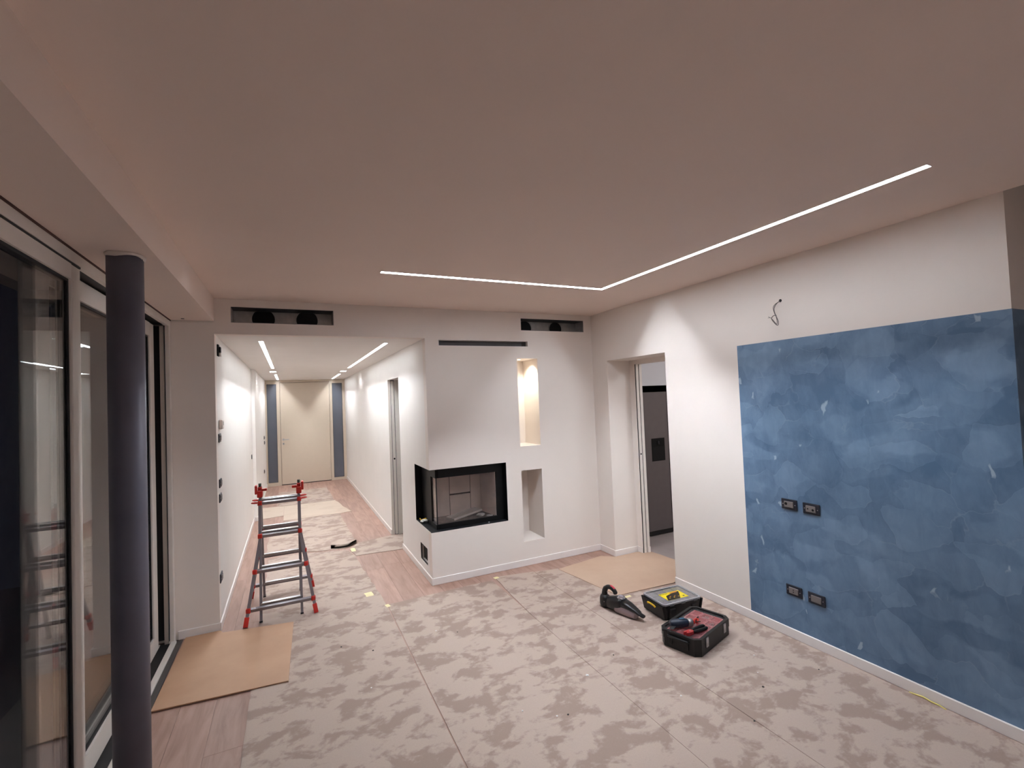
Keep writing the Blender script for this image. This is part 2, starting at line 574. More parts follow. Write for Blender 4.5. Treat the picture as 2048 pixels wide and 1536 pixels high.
# ---- ceilings with slots for the recessed light channels
SLOT = .040
SX, SY0, SY1, SX2 = 2.490, 1.00, 3.330, .600
hs = SLOT / 2
BACK_SLOT = (-.40, 2.60, -1.0 - hs, -1.0 + hs)      # added light line behind the viewpoint, unseen, lifts the room brightness
ceil_holes = [(SX - hs, SX + hs, SY0, SY1 + hs), (SX2, SX + hs, SY1 - hs, SY1 + hs), BACK_SLOT]
struct('ceiling', slab('z', H, H + .12, -1.3, XR, YB, YF, ceil_holes), CEIL,
       'matt white plasterboard ceiling of the living room', 'ceiling')
HXL, HXR = -.230, .920
hall_holes = []
HALL_SEGS = []
for hx in (HXL, HXR):
    for ya, yb in ((4.95, 8.35), (9.95, 11.75)):
        hall_holes.append((hx - hs, hx + hs, ya, yb)); HALL_SEGS.append((hx - hs, hx + hs, ya, yb))
for hx in (HXL - .02, HXR - .01):
    hall_holes.append((hx - .05, hx + .05, 9.06, 9.26)); HALL_SEGS.append((hx - .05, hx + .05, 9.06, 9.26))
struct('ceiling_hall', slab('z', HH, HH + .10, XL - .2, XH + .16, YF + .10, YE + .1, hall_holes), WALLH,
       'lower white ceiling of the entrance hall', 'ceiling')
struct('ceiling_upper', slab('z', 3.6, 3.7, XR - .1, 6.6, YB, YC + .05), CEIL, 'high ceiling over the space past the blue corner', 'ceiling')
struct('ceiling_kitchen', slab('z', H, H + .1, XR + .28, 6.5, YC + .1, 5.5), CEIL, 'white kitchen ceiling', 'ceiling')

# ---- window beam: a boxed soffit over the sliding window
struct('trim_1', slab('x', -1.30, XL, YB, YF, HS, H + .05), CEIL, 'boxed white plaster beam over the sliding window', 'beam')

# ---- front wall (chimney breast, header over the hall, stub by the window)
VENT_L = (-.428, .378, 2.502, 2.636)
VENT_R = (2.276, 3.087, 2.507, 2.639)
SLOT_A = (1.352, 2.348, 2.333, 2.388)
NICHE_U = (2.211, 2.460, 1.259, 2.203)
NICHE_L = (2.211, 2.460, .252, 1.001)
FP = (XH - .1, 2.036, .500, 1.108)
FPY = 5.10
struct('wall_front', slab('y', YF, YF + .10, -1.0, XR + .1, 0, H + .05,
                          [(XL, XH, -1, HH), VENT_L, VENT_R, SLOT_A, NICHE_U, NICHE_L, FP]),
       WALL, 'white chimney breast wall with niches and header over the hall', 'wall')
PD0, PD1, PDH = 5.80, 6.50, 2.092
ASH = (4.668, 4.943, .134, .307)
struct('wall_chimney_side', slab('x', XH, XH + .10, YF + .10, PD0, 0, HH + .02, [(YF + .05, FPY, .500, 1.108), ASH]),
       WALLH, 'white side face of the chimney breast towards the hall', 'wall')
struct('wall_hall_right', slab('x', XH, XH + .15, PD0, YE + .1, 0, HH + .02, [(PD0, PD1, -1, PDH)]),
       WALLH, 'long white hall wall with the pocket door opening', 'wall')
struct('wall_hall_left', slab('x', XL - .15, XL, YF + .10, YJOG, 0, HH + .02), WALLH, 'white hall wall behind the ladder', 'wall')
struct('wall_hall_jog', slab('x', XL - .15, XL + .045, YJOG, YE + .1, 0, HH + .02), WALLH, 'white hall wall past the small step, next to the front door', 'wall')


def lining(name, x0, x1, z0, z1, depth, m, parent=None, y0=YF, t=.012):
    """five-sided box behind a hole in the front wall"""
    b = MB()
    e = .0
    y1 = y0 + depth
    b.box(x0 - t, x0 - e, y0 + .1, y1, z0 - t, z1 + t)
    b.box(x1 + e, x1 + t, y0 + .1, y1, z0 - t, z1 + t)
    b.box(x0, x1, y0 + .1, y1, z0 - t, z0 - e)
    b.box(x0, x1, y0 + .1, y1, z1 + e, z1 + t)
    b.box(x0 - t, x1 + t, y1, y1 + t, z0 - t, z1 + t)
    return b.build(name, m, parent)


nu = lining('niche_lining', *NICHE_U[:2], *NICHE_U[2:], .35, WALL)
tag(nu, 'tall lit niche in the chimney wall, the upper of two', 'niche', kind='structure')
nl = lining('niche_lining', *NICHE_L[:2], *NICHE_L[2:], .35, WALL)
tag(nl, 'unlit niche in the chimney wall, the lower of two', 'niche', kind='structure')

# ---- right wall, thick doorway to the kitchen
YJ, YK, HD = 3.340, 4.228, 2.151
struct('wall_right', slab('x', XR, XR + .31, YC, YF + .1, 0, H + .05, [(YJ, YK, -1, HD)]), WALL,
       'long white wall carrying the blue plaster panel and kitchen doorway', 'wall')
wr2 = struct('wall_right_inner', slab('x', XR + .31, XR + .40, YC, 5.5, 0, H + .05, [(YJ + .06, YK - .088, -1, 2.104)]), WALL,
             'inner layer of the kitchen wall around the pocket door opening', 'wall')
HB, YBL = 2.1185, 2.553
BBH = .068
pl = struct('plaster_panel', slab('x', XR - .002, XR, YC - .002, YBL, BBH, HB), PLASTER, '')
tag(pl, 'blue polished plaster panel with trowel marks on the white wall', 'wall panel', kind='structure')
pl2 = struct('plaster_return', slab('y', YC - .002, YC, XR, 4.6, BBH, HB), PLASTER, '')
tag(pl2, 'dark blue plaster on the return face round the corner', 'wall panel', kind='structure')
struct('wall_return', slab('y', YC, YC + .1, XR + .31, 6.5, 0, 3.65), WALL, 'white return wall past the blue corner', 'wall')
struct('wall_return_upper', slab('y', YC, YC + .1, XR, XR + .31, H + .05, 3.65), WALL, 'upper end of the return wall above the ceiling edge', 'wall')
struct('wall_far_right', slab('x', 6.4, 6.5, YB, YC, 0, 3.65), WALL, 'far side wall of the space past the corner', 'wall')
struct('wall_void', slab('x', XR - .1, XR, YB, YC, H + .12, 3.65), WALL, 'edge of the ceiling over the space past the corner', 'wall')
struct('wall_back', slab('y', YB - .1, YB, -1.4, 6.5, 0, 3.65), WALL, 'white wall behind the viewpoint', 'wall')
struct('floor_side', slab('z', -.015, 0, XR, 6.4, YB, YC), mat('grey_stone_tile', (160, 148, 144)), 'floor of the space past the blue corner', 'floor')
struct('floor_near', slab('z', -.015, -.0005, XW, XR, YB, 0.0), mat('near_floor_oak', (176, 146, 130), .5), 'floor behind the viewpoint', 'floor')

# ---- kitchen shell
FX0, FX1 = 3.925, 4.90
struct('wall_kitchen_back', slab('y', 4.62, 4.72, XR + .40, 6.5, 0, H + .05, [(FX0, FX1, -1, 1.868)]),
       mat('pale_grey_paint', (226, 226, 230), .7, var=.01), 'pale grey kitchen wall above the fridge recess', 'wall')
b = MB()
b.box(FX0 - .02, FX0, 4.72, 5.42, 0, 1.888); b.box(FX1, FX1 + .02, 4.72, 5.42, 0, 1.888)
b.box(FX0, FX1, 4.72, 5.42, 1.868, 1.888); b.box(FX0, FX1, 5.40, 5.42, 0, 1.868)
struct('fridge_recess', b, mat('dark_recess_board', (30, 29, 30), .7), 'dark recess around the steel fridge', 'recess')
struct('wall_kitchen_side', slab('x', 6.4, 6.5, YC, 5.5, 0, H + .05), WALL, 'side wall of the kitchen', 'wall')

# ---- side room behind the hall pocket door
struct('wall_side_room', slab('y', 8.0, 8.1, XH + .15, 3.4, 0, HH + .1), WALL, 'far wall of the side room', 'wall')
struct('wall_side_room_right', slab('x', 3.4, 3.5, 5.2, 8.1, 0, HH + .1), WALL, 'side wall of the small side room', 'wall')
struct('wall_side_room_front', slab('y', 5.25, 5.35, XH + .1, 3.5, 0, HH + .1), WALL, 'chimney-side wall of the small side room', 'wall')
struct('ceiling_side_room', slab('z', HH, HH + .1, XH + .15, 3.5, 5.2, 8.1), CEIL, 'ceiling of the small side room', 'ceiling')

# ---- baseboards
bt = .012


def baseboard(name, label, *boxes):
    b = MB()
    for (x0, x1, y0, y1) in boxes:
        b.box(x0, x1, y0, y1, 0.0005, BBH, bev=.003, seg=1)
    struct(name, b, TRIM, label, 'baseboard')


baseboard('baseboard_front', 'white skirting board along the foot of the chimney wall', (XH - bt, XR, YF - bt, YF))
baseboard('baseboard_chimney', 'white skirting on the chimney side facing the hall', (XH - bt, XH, YF, PD0))
baseboard('baseboard_hall_right', 'white skirting along the hall wall past the pocket door', (XH - bt, XH, PD1, YE - .03))
baseboard('baseboard_hall_left', 'white skirting along the hall wall behind the ladder', (XL, XL + bt, YF - bt, YJOG))
baseboard('baseboard_hall_end', 'white skirting beside the front door past the step', (XL + .045, XL + .045 + bt, YJOG - bt, YE - .03), (XL + bt, XL + .045, YJOG - bt, YJOG))
baseboard('baseboard_stub', 'white skirting on the wall stub by the window', (XW + .01, XL, YF - bt, YF))
baseboard('baseboard_right', 'white skirting along the foot of the blue plaster', (XR - bt, XR, YC - bt, YJ))
baseboard('baseboard_corner', 'short white skirting between chimney wall and kitchen doorway', (XR - bt, XR, YK, YF - bt))
baseboard('baseboard_reveal', 'white skirting inside the thick kitchen doorway', (XR - bt, XR + .31, YK - bt, YK), (XR + .31 - bt, XR + .31, YK - .088, YK - bt))
baseboard('baseboard_return', 'white skirting round the corner past the blue plaster', (XR, 4.6, YC - bt, YC))

# ------------------------------------------------------------------ recessed light channels
CORE_L = emit('led_core_light', LED_COL, LED_CORE)
CORE_A = emit('led_core_light_cross', LED_COL, LED_CORE * 1.4)      # cross arm emission raised to brighten the chimney wall
SIDE_L = emit('led_channel_glow', LED_COL, LED_SIDE)  # channel walls emit in place of tape light bounced off them
CORE_H = emit('hall_led_core_light', HALL_COL, HALL_CORE)
SIDE_H = emit('hall_led_channel_glow', HALL_COL, HALL_SIDE)  # hall channel walls emit too, standing in for bounced light
DEPTH = .027


def led_part(parent, rects, z, core, side, cap=True, he=.006):
    """rects (x0,x1,y0,y1): channel side walls and roof, and the narrow LED tape on the roof"""
    s = MB(); c = MB(); k = MB(); t = .0015
    q = lambda m_, *P: m_.bm.faces.new([m_.bm.verts.new(p_) for p_ in P])
    zb, zt_ = z + .001, z + DEPTH
    for (x0, x1, y0, y1) in rects:
        c.box(x0 + t, x1 - t, y0 + t, y1 - t, zt_ + .0005, zt_ + .006)
        if x1 - x0 < y1 - y0:
            for x_ in (x0 + t, x1 - t):
                q(s, (x_, y0, zb), (x_, y1, zb), (x_, y1, zt_), (x_, y0, zt_))
            m_ = (x0 + x1) / 2
            q(k, (m_ - he, y0 + .004, zt_), (m_ - he, y1 - .004, zt_), (m_ + he, y1 - .004, zt_), (m_ + he, y0 + .004, zt_))
        else:
            for y_ in (y0 + t, y1 - t):
                q(s, (x0, y_, zb), (x1, y_, zb), (x1, y_, zt_), (x0, y_, zt_))
            m_ = (y0 + y1) / 2
            q(k, (x0 + .004, m_ - he, zt_), (x0 + .004, m_ + he, zt_), (x1 - .004, m_ + he, zt_), (x1 - .004, m_ - he, zt_))
    s.build('channel', side, parent)
    c.build('channel_roof', TRIM, parent)
    k.build('led_tape', core, parent)


r = empty('ceiling_light', (0, 0, 0))
tag(r, 'long L-shaped recessed LED line in the living room ceiling', 'light')
led_part(r, [(SX - hs, SX + hs, SY0, SY1 + hs)], H, CORE_L, SIDE_L)
led_part(r, [(SX2, SX - hs, SY1 - hs, SY1 + hs)], H, CORE_A, SIDE_L)
r = empty('ceiling_light', (0, 0, 0))  # added lamp out of view, fills the room with more light
tag(r, 'added unseen LED line in the ceiling behind the viewpoint, brightens the room', 'light')
led_part(r, [BACK_SLOT], H, CORE_L, SIDE_L, he=.007)
names = {0: 'long LED line in hall ceiling above the ladder side', 1: 'short LED line in hall ceiling near the front door, ladder side',
         2: 'long LED line in hall ceiling on the pocket door side', 3: 'short LED line in hall ceiling near the front door, pocket door side',
         4: 'small cross-wise LED slot between the two lines on the ladder side', 5: 'small cross-wise LED slot between the two lines on the pocket door side'}
for i, seg in enumerate(HALL_SEGS):
    r = empty('ceiling_light', (0, 0, 0))
    tag(r, names[i], 'light', 'LED lines in the hall ceiling')
    led_part(r, [seg], HH, CORE_H, SIDE_H)

# niche spotlight
sp = empty('niche_spotlight', (2.285, YF + .10, NICHE_U[3]))
tag(sp, 'tiny round spotlight set in the top of the lit niche', 'light')
b = MB(); b.lathe([(.024, -.004), (.026, -.002), (.026, 0)], n=20); b.build('trim_ring', TRIM, sp)
b = MB(); b.lathe([(.016, -.0055), (.016, -.0042)], n=16); b.build('lens', emit('niche_led_lens', (1, .93, .74), 14), sp)
ld = bpy.data.lights.new('niche_beam', 'SPOT')
ld.energy = 15; ld.color = (1, .97, .82); ld.spot_size = math.radians(95); ld.spot_blend = .8; ld.shadow_soft_size = .012
lo = bpy.data.objects.new('niche_beam', ld); COL.objects.link(lo); lo.parent = sp
lo.location = (0, 0, -.012)
lo.rotation_euler = Vector((.16, .05, -.30)).to_track_quat('-Z', 'Y').to_euler()

# added kitchen lamp out of view, there to raise the brightness
kl = empty('added_kitchen_lamp', (4.7, 2.6, H))
tag(kl, 'added flat square kitchen lamp, unseen, there for brightness', 'light')
b = MB(); b.box(-.31, .31, -.31, .31, -.03, 0, bev=.004); b.build('housing', TRIM, kl)
b = MB(); b.box(-.29, .29, -.29, .29, -.033, -.0305); b.build('diffuser', emit('added_kitchen_glow', (.95, .99, 1.05), 27), kl)

# ------------------------------------------------------------------ sliding window
win = empty('window_1', (0, 0, 0))
tag(win, 'greige framed sliding glass door along the dark terrace', 'window', kind='structure')
WY0, WY1 = -2.6, YF
b = MB()   # outer fixed frame: head, sill, far jamb
b.box(-.868, XW - .006, WY0, WY1 - .004, 2.452, HS)          # inner head
b.box(-1.02, -.868, WY0, WY1 - .004, 2.462, HS)
b.build('head_frame', UPVC, win)
b = MB(); b.box(-.866, -.846, WY0, 2.745, 2.4435, 2.4518); b.box(-1.01, -.872, WY0, WY1 - .05, 2.4605, 2.4625); b.build('head_track', UPVCD, win)
b = MB(); b.box(-.875, XW - .006, 4.440, WY1 - .004, 0, 2.452); b.box(-.905, -.879, 4.452, WY1 - .004, 0, 2.452); b.box(-1.02, -.965, 4.43, WY1 - .004, 0, 2.452)
b.build('jamb', UPVC, win)
b = MB(); b.box(-.872, -.868, 4.43, 4.44, 0.03, 2.452); b.box(-.965, -.905, 4.47, WY1 - .004, .03, 2.452); b.build('jamb_gasket', UPVCD, win)
b = MB(); b.box(-.862, XW + .010, WY0, 4.44, 0, .022, bev=.003, seg=1); b.box(-1.02, -.93, WY0, 4.44, 0, .016); b.build('sill', UPVC, win)
b = MB(); b.box(-.93, -.862, WY0, 4.44, 0, .008); b.build('sill_track', UPVCD, win)
b = MB(); b.box(XW + .010, XW + .045, 3.0, 4.47, 0, .006); b.build('threshold_strip', mat('dark_threshold', (74, 70, 68), .5), win)


b = MB(); b.box(XW - .006, XW - .002, WY0, WY1 - .004, HS - .010, HS - .0005); b.build('sealant_gap', mat('red_brown_sealant', (74, 44, 38), .8), win)


def sash(x0, x1, y0, y1, z0, z1, st, rail_b, rail_t, name):
    b = MB()
    b.box(x0, x1, y1 - st, y1, z0, z1, bev=.004, seg=1)
    b.box(x0, x1, y0, y0 + st, z0, z1, bev=.004, seg=1)
    b.box(x0, x1, y0 + st, y1 - st, z0, z0 + rail_b)
    b.box(x0, x1, y0 + st, y1 - st, z1 - rail_t, z1)
    s = b.build(name, UPVC, win)
    g = MB(); e = .012
    xm = (x0 + x1) / 2
    for (a, c) in ((y1 - st - e, y1 - st), (y0 + st, y0 + st + e)):
        g.box(xm - .016, xm + .018, a, c, z0 + rail_b, z1 - rail_t)
    for (a, c) in ((z0 + rail_b, z0 + rail_b + e), (z1 - rail_t - e, z1 - rail_t)):
        g.box(xm - .016, xm + .018, y0 + st + e, y1 - st - e, a, c)
    g.build('glazing_bead', UPVCD, s)
    for dx in (-.010, .010):
        p = MB(); p.box(xm + dx - .002, xm + dx + .002, y0 + st + e, y1 - st - e, z0 + rail_b + e, z1 - rail_t - e)
        p.build('pane', PANE, s)
    return s


sash(-.905, -.848, .70, 2.745, 
     .012, 2.443, .095, .12, .068, 'sash')
sash(-.985, -.925, 2.55, 4.375, .018, 2.448, .11, .12, .10, 'sash')
sash(-.985, -.925, -2.55, .85, .018, 2.448, .11, .12, .10, 'sash')

# terrace outside in the dark
struct('terrace', slab('z', -.2, -.06, -6.0, -1.02, -4, 7), mat('dark_terrace_tile', (70, 66, 64), .6), 'dark terrace outside the glass', 'terrace')
struct('wall_outside', slab('x', -1.40, -1.04, YF, YE, -.1, 3), mat('outer_render', (150, 146, 142), .8), 'outer wall beyond the sliding window', 'wall')
struct('wall_beam_outside', slab('x', -1.40, -1.30, YB, YF, HS, 3), mat('outer_render', (150, 146, 142), .8), 'outer lintel above the sliding window', 'wall')

# ------------------------------------------------------------------ steel column
c = empty('steel_column', (-.672, 2.695, 0))
tag(c, 'round dark grey steel column standing by the sliding window', 'column', kind='structure')
b = MB(); b.lathe([(.069, 0.004), (.069, HS - .004)], n=40); b.build('shaft', COLUMN, c)
b = MB()
ringp = []
for i in range(40):
    a = 2 * PI * i / 40
    ringp.append((.069 + .002 + .002 * math.sin(a * 5) + .002 * math.sin(a * 11), a))
b.loft([[(rr * math.cos(a), rr * math.sin(a), HS - .016 - .006 * math.sin(3 * a + 1)) for rr, a in ringp],
        [((rr + .005) * math.cos(a), (rr + .005) * math.sin(a), HS - .0005) for rr, a in ringp]])
b.build('plaster_collar', WALL, c)
b = MB(); b.box(-.755, -.735, 4.40, 4.42, HS - .003, HS - .0005); o = b.build('beam_chip', BLACK); tag(o, 'small dark hole in the beam above the window corner', 'hole')

# ------------------------------------------------------------------ front door with sidelights
d = empty('door_1', (0, YE, 0))
tag(d, 'taupe lacquered front door between two glass sidelights', 'door', kind='structure')
x0, x1 = XL + .045, XH
fr = MB()
yf0, yf1 = -.045, .04
zt = HH - .002
fr.box(x0, x1, yf0, yf1, 2.352, zt)                 # head
for a, c_ in ((x0, x0 + .032), (-.272, -.202), (.862, .922), (x1 - .062, x1)):
    fr.box(a, c_, yf0, yf1, 0, 2.352)
fr.box(x0 + .032, -.272, yf0, yf1, 0, .075); fr.box(.922, x1 - .062, yf0, yf1, 0, .06)
fr.box(x0 + .032, -.272, yf0, yf1, 2.315, 2.352); fr.box(.922, x1 - .062, yf0, yf1, 2.315, 2.352)
fr.build('door_frame', DOORC, d)
b = MB(); b.box(-.198, .858, -.030, .035, .016, 2.347, bev=.003, seg=1); leaf = b.build('door_leaf', DOORC, d)
b = MB(); b.box(-.200, .860, -.028, .035, .002, .014); b.build('threshold_seal', UPVCD, d)
SG = mat('frosted_blue_glass', (88, 91, 101), .18, var=.10, scale=1.5)
for a, c_, zb in ((x0 + .032, -.272, .075), (.922, x1 - .062, .06)):
    b = MB(); b.box(a + .008, c_ - .008, -.004, .004, zb + .008, 2.307); b.build('sidelight_glass', SG, d)
    g = MB()
    g.box(a, a + .008, -.012, .01, zb, 2.315); g.box(c_ - .008, c_, -.012, .01, zb, 2.315)
    g.box(a + .008, c_ - .008, -.012, .01, zb, zb + .008); g.box(a + .008, c_ - .008, -.012, .01, 2.307, 2.315)
    g.build('sidelight_gasket', UPVCD, d)
b = MB(); b.cyl((-.148, -.030, 1.040), (-.148, -.085, 1.040), .011); b.bar((-.156, -.085, 1.040), (-.030, -.085, 1.040), .02, .014, (0, 0, 1))
b.lathe([(.026, 0), (.026, .006)], Matrix.Translation((-.148, -.030, 1.040)) @ Matrix.Rotation(PI / 2, 4, 'X'), 20)
b.build('handle', STEEL, leaf)
b = MB(); b.lathe([(.024, 0), (.024, .006)], Matrix.Translation((-.148, -.030, .945)) @ Matrix.Rotation(PI / 2, 4, 'X'), 20)
b.build('lock_rosette', STEEL, leaf)
b = MB(); b.box(-.153, -.143, -.0375, -.036, .930, .958); b.build('keyhole', UPVCD, leaf)

# ------------------------------------------------------------------ pocket doors (edges seen in the openings)
JAMB = mat('door_jamb_white', (236, 228, 220), .45, var=.01)
p = empty('door_2', (XH, PD1, 0))
tag(p, 'pocket door slid into the hall wall, only its edge showing', 'door', kind='structure')
b = MB(); b.box(.0005, .034, -.012, 0, 0, PDH - .001); b.box(.086, .15, -.012, 0, 0, PDH - .001); b.build('jamb', JAMB, p)
b = MB(); b.box(.034, .086, -.003, 0, 0, PDH - .001); b.build('slot', UPVCD, p)
b = MB(); b.box(.041, .079, -.018, -.0035, .006, PDH - .012, bev=.002, seg=1); leaf = b.build('door_leaf', JAMB, p)
b = MB(); b.lathe([(.012, 0), (.012, .002)], Matrix.Translation((.06, -.018, 1.02)) @ Matrix.Rotation(PI / 2, 4, 'X'), 16); b.build('pull_ring', BLACK, leaf)
b = MB(); b.box(.0005, .034, PD0 - PD1, -.012, PDH - .001 - .0005, PDH - .0005 + .0003); b.build('head_strip', JAMB, p)

yq = YK - .088
p = empty('door_3', (XR + .31, yq, 0))
tag(p, 'pocket door slid into the kitchen wall, only its edge showing', 'door', kind='structure')
b = MB(); b.box(.010, .042, -.010, 0, 0, 2.103); b.box(.054, .0895, -.010, 0, 0, 2.103); b.build('jamb', JAMB, p)
b = MB(); b.box(.001, .010, -.003, 0, 0, 2.103); b.box(.042, .054, -.003, 0, 0, 2.103); b.build('slot', UPVCD, p)
b = MB(); b.lathe([(.009, 0), (.009, .002)], Matrix.Translation((.026, -.010, 1.10)) @ Matrix.Rotation(PI / 2, 4, 'X'), 16); b.build('pull_ring', BLACK, p)
b = MB(); b.box(.060, .088, -.022, -.0105, 0, .07, bev=.002, seg=1); b.build('plinth_block', TRIM, p)

# ------------------------------------------------------------------ fireplace
fp = empty('fireplace', (XH, YF, .5))
tag(fp, 'black corner fireplace insert with two-sided glass', 'fireplace')
G = .095     # setback of the glass from the wall faces
W = 2.036 - XH
Dp = FPY - YF
top = .608
b = MB(); b.box(.003, W - .001, .003, Dp - .001, -.04, .002); b.build('hearth_slab', STONE, fp)
b = MB()
b.box(G, W - .001, G - .018, G + .01, .51, top - .001)              # top frame front
b.box(G - .018, G + .01, G - .018, Dp - .001, .51, top - .001)      # top frame side
b.box(G, W - .001, G - .018, G + .01, .003, .050)
b.box(G - .018, G + .01, G - .018, Dp - .001, .003, .050)
b.box(W - .085, W - .001, G - .018, G + .01, .050, .51)
b.box(G - .018, G + .01, .245, Dp - .001, .050, .51)
b.build('frame', BLACK, fp)
b = MB(); b.box(.003, W - .001, .003, Dp - .001, top - .0015, top + .02); b.build('top_plate', BLACK, fp)
b = MB(); b.box(.001, W + .02, Dp - .001, Dp + .01, 0, top); b.box(W - .001, W + .01, .001, Dp, 0, top); b.build('side_plates', BLACK, fp)
b = MB(); b.box(G - .010, G, G - .010, G, .050, .51); b.build('corner_post', UPVCD, fp)
b = MB(); b.box(G + .001, W - .085, G - .008, G - .003, .050, .51); b.build('front_pane', FPANE, fp)
b = MB(); b.box(G - .008, G - .003, G + .001, .245, .050, .51); b.build('side_pane', FPANE, fp)
REFR = mat('pale_refractory_panel', (228, 212, 202), .8, var=.08, scale=6, bump=.15, bscale=40)
REFD = mat('brown_panel_gap', (52, 38, 34), .9)
yb_ = .45
b = MB(); b.box(G + .03, .74, yb_ + .012, yb_ + .03, .02, .56); b.build('firebox_back', REFD, fp)
for (a, c_, z0, z1) in ((.130, .336, .03, .56), (.342, .576, .03, .245), (.342, .576, .262, .56), (.582, .700, .03, .56)):
    b = MB(); b.box(a, c_, yb_, yb_ + .012, z0, z1, bev=.002, seg=1); b.build('back_panel', REFR, fp)
b = MB()
b.prism([(.700, yb_), (.745, .16), (.755, .16), (.715, yb_ + .01)], .03, .56); b.build('side_panel', REFR, fp)
b = MB(); b.box(.735, .745, .115, .17, .03, .56); b.build('side_panel', REFR, fp)
b = MB(); b.box(G + .012, .75, G + .012, yb_, .02, .034); b.build('firebox_floor', mat('ash_grey_floor', (104, 94, 90), .9, var=.3, scale=30), fp)
b = MB(); b.box(G + .012, .75, G + .012, yb_ + .03, .56, .58); b.build('firebox_roof', BLACK, fp)
# loose grate and scraps inside
GRATE = mat('grey_grate_metal', (196, 188, 182), .4, metal=.3)
g = empty('fire_grate', (XH + .45, YF + .30, .556), math.radians(19))
tag(g, 'slotted metal grate lying tilted inside the fireplace', 'grate')
M = Matrix.Rotation(math.radians(-4.5), 4, 'Y')
b = MB()
b.box(-.19, .19, -.07, -.064, .0, .02, M=M); b.box(-.19, .19, .064, .07, .0, .02, M=M)
b.box(-.19, -.184, -.064, .064, .0, .02, M=M); b.box(.184, .19, -.064, .064, .0, .02, M=M)
b.build('rim', GRATE, g)
for k in range(20):
    b = MB(); x = -.175 + k * .0184
    b.box(x - .0045, x + .0045, -.064, .064, .012, .016, M=M); b.build('bar', GRATE, g)


def scrap(name, label, cat, loc, rad, m, seed, flat=.45, group=None):
    rnd = random.Random(seed)
    bm = bmesh.new()
    bmesh.ops.create_icosphere(bm, subdivisions=2, radius=rad)
    for v in bm.verts:
        v.co *= rnd.uniform(.6, 1.15)
        v.co.z *= flat
    zmin = min(v.co.z for v in bm.verts)
    for v in bm.verts:
        v.co.z -= zmin
    x = MB(); x.bm.free(); x.bm = bm
    o = x.build(name, m, loc=loc)
    tag(o, label, cat, group)
    return o


FOIL = mat('crumpled_foil', (210, 208, 206), .3, metal=.6)
WHITE = mat('white_paper_scrap', (228, 226, 224), .7)
YEL = mat('yellow_plastic', (222, 178, 40), .45)
scrap('foil_scrap', 'crumpled silver foil inside the fireplace beside the grate', 'scrap', (XH + .60, YF + .215, .535), .045, FOIL, 3, .4)
scrap('foil_scrap', 'flat piece of silver foil on the firebox floor', 'scrap', (XH + .68, YF + .16, .535), .036, FOIL, 5, .25)
scrap('paper_scrap', 'crumpled white bag on the back corner of the fireplace ledge', 'scrap', (XH + .045, YF + .43, .503), .045, WHITE, 8, .4)
scrap('paper_scrap', 'tiny white scrap on the front ledge of the fireplace', 'scrap', (XH + .62, YF + .035, .503), .011, WHITE, 9, .5)
b = MB(); b.tube([(XH + .03, YF + .56, .52), (XH + .035, YF + .52, .512), (XH + .05, YF + .47, .530), (XH + .07, YF + .44, .542)], .006, 8)
o = b.build('yellow_strap', YEL); tag(o, 'yellow plastic strap on the fireplace ledge', 'strap')

# ash / air grille low on the chimney side
v = empty('air_grille', (XH, (ASH[0] + ASH[1]) / 2, ASH[2]))
tag(v, 'black rectangular air opening low on the chimney side', 'grille')
hw, hh = (ASH[1] - ASH[0]) / 2, ASH[3] - ASH[2]
b = MB(); b.box(.1, .22, -hw - .01, hw + .01, -.01, 0); b.box(.1, .22, -hw - .01, hw + .01, hh, hh + .01)
b.box(.1, .22, -hw - .01, -hw, 0, hh); b.box(.1, .22, hw, hw + .01, 0, hh); b.box(.21, .22, -hw, hw, 0, hh); b.build('duct_box', BLACK, v)
b = MB(); b.box(.004, .012, -hw, -hw + .012, 0, hh); b.box(.004, .012, hw - .012, hw, 0, hh); b.box(.004, .012, -hw + .012, hw - .012, 0, .012); b.box(.004, .012, -hw + .012, hw - .012, hh - .012, hh); b.build('frame', BLACK, v)
for k in range(5):
    y = -hw + .012 + (k + .5) * (2 * hw - .024) / 5
    b = MB(); b.box(.03, .034, y - .012, y + .012, .012, hh - .012); b.build('louvre', BLACK, v)

# ------------------------------------------------------------------ duct boxes and slot diffuser


def vent(rect, label, cxs, rad, zoff):
    x0, x1, z0, z1 = rect
    v = empty('duct_box', (x0, YF, z0))
    tag(v, label, 'air vent', 'open duct boxes under the ceiling')
    W_, H_ = x1 - x0, z1 - z0
    t, dep = .004, .17
    b = MB()
    b.box(0.0005, t, .006, dep, 0.0005, H_ - .0005); b.box(W_ - t, W_ - .0005, .006, dep, 0.0005, H_ - .0005)
    b.box(t, W_ - t, .006, dep, 0.0005, t); b.build('housing', GALV, v)
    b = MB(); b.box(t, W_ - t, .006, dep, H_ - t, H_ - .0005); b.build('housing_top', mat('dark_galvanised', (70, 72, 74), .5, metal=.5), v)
    b = MB(); b.box(0, W_, dep, dep + .004, 0, H_); b.build('back_plate', GALV, v)
    for cx in cxs:
        M = Matrix.Translation((cx, dep - .002, zoff)) @ Matrix.Rotation(-PI / 2, 4, 'X')
        n = 32
        # clipped circle so that the mouth ends at the box floor and roof
        def ring(r_, y):
            return [(cx + r_ * math.cos(2 * PI * i / n), y, min(max(zoff + r_ * math.sin(2 * PI * i / n), t + .001), H_ - t - .001)) for i in range(n)]
        b = MB(); b.loft([ring(rad, dep - .012), ring(rad, dep - .001)]); m_ = b.build('duct_mouth', DUCT, v)
        b = MB()
        A, B_ = ring(rad + .006, dep - .016), ring(rad, dep - .016)
        b.loft([ring(rad + .006, dep - .001), A, B_, ring(rad, dep - .001)], caps=False); b.build('collar', GALV, m_)


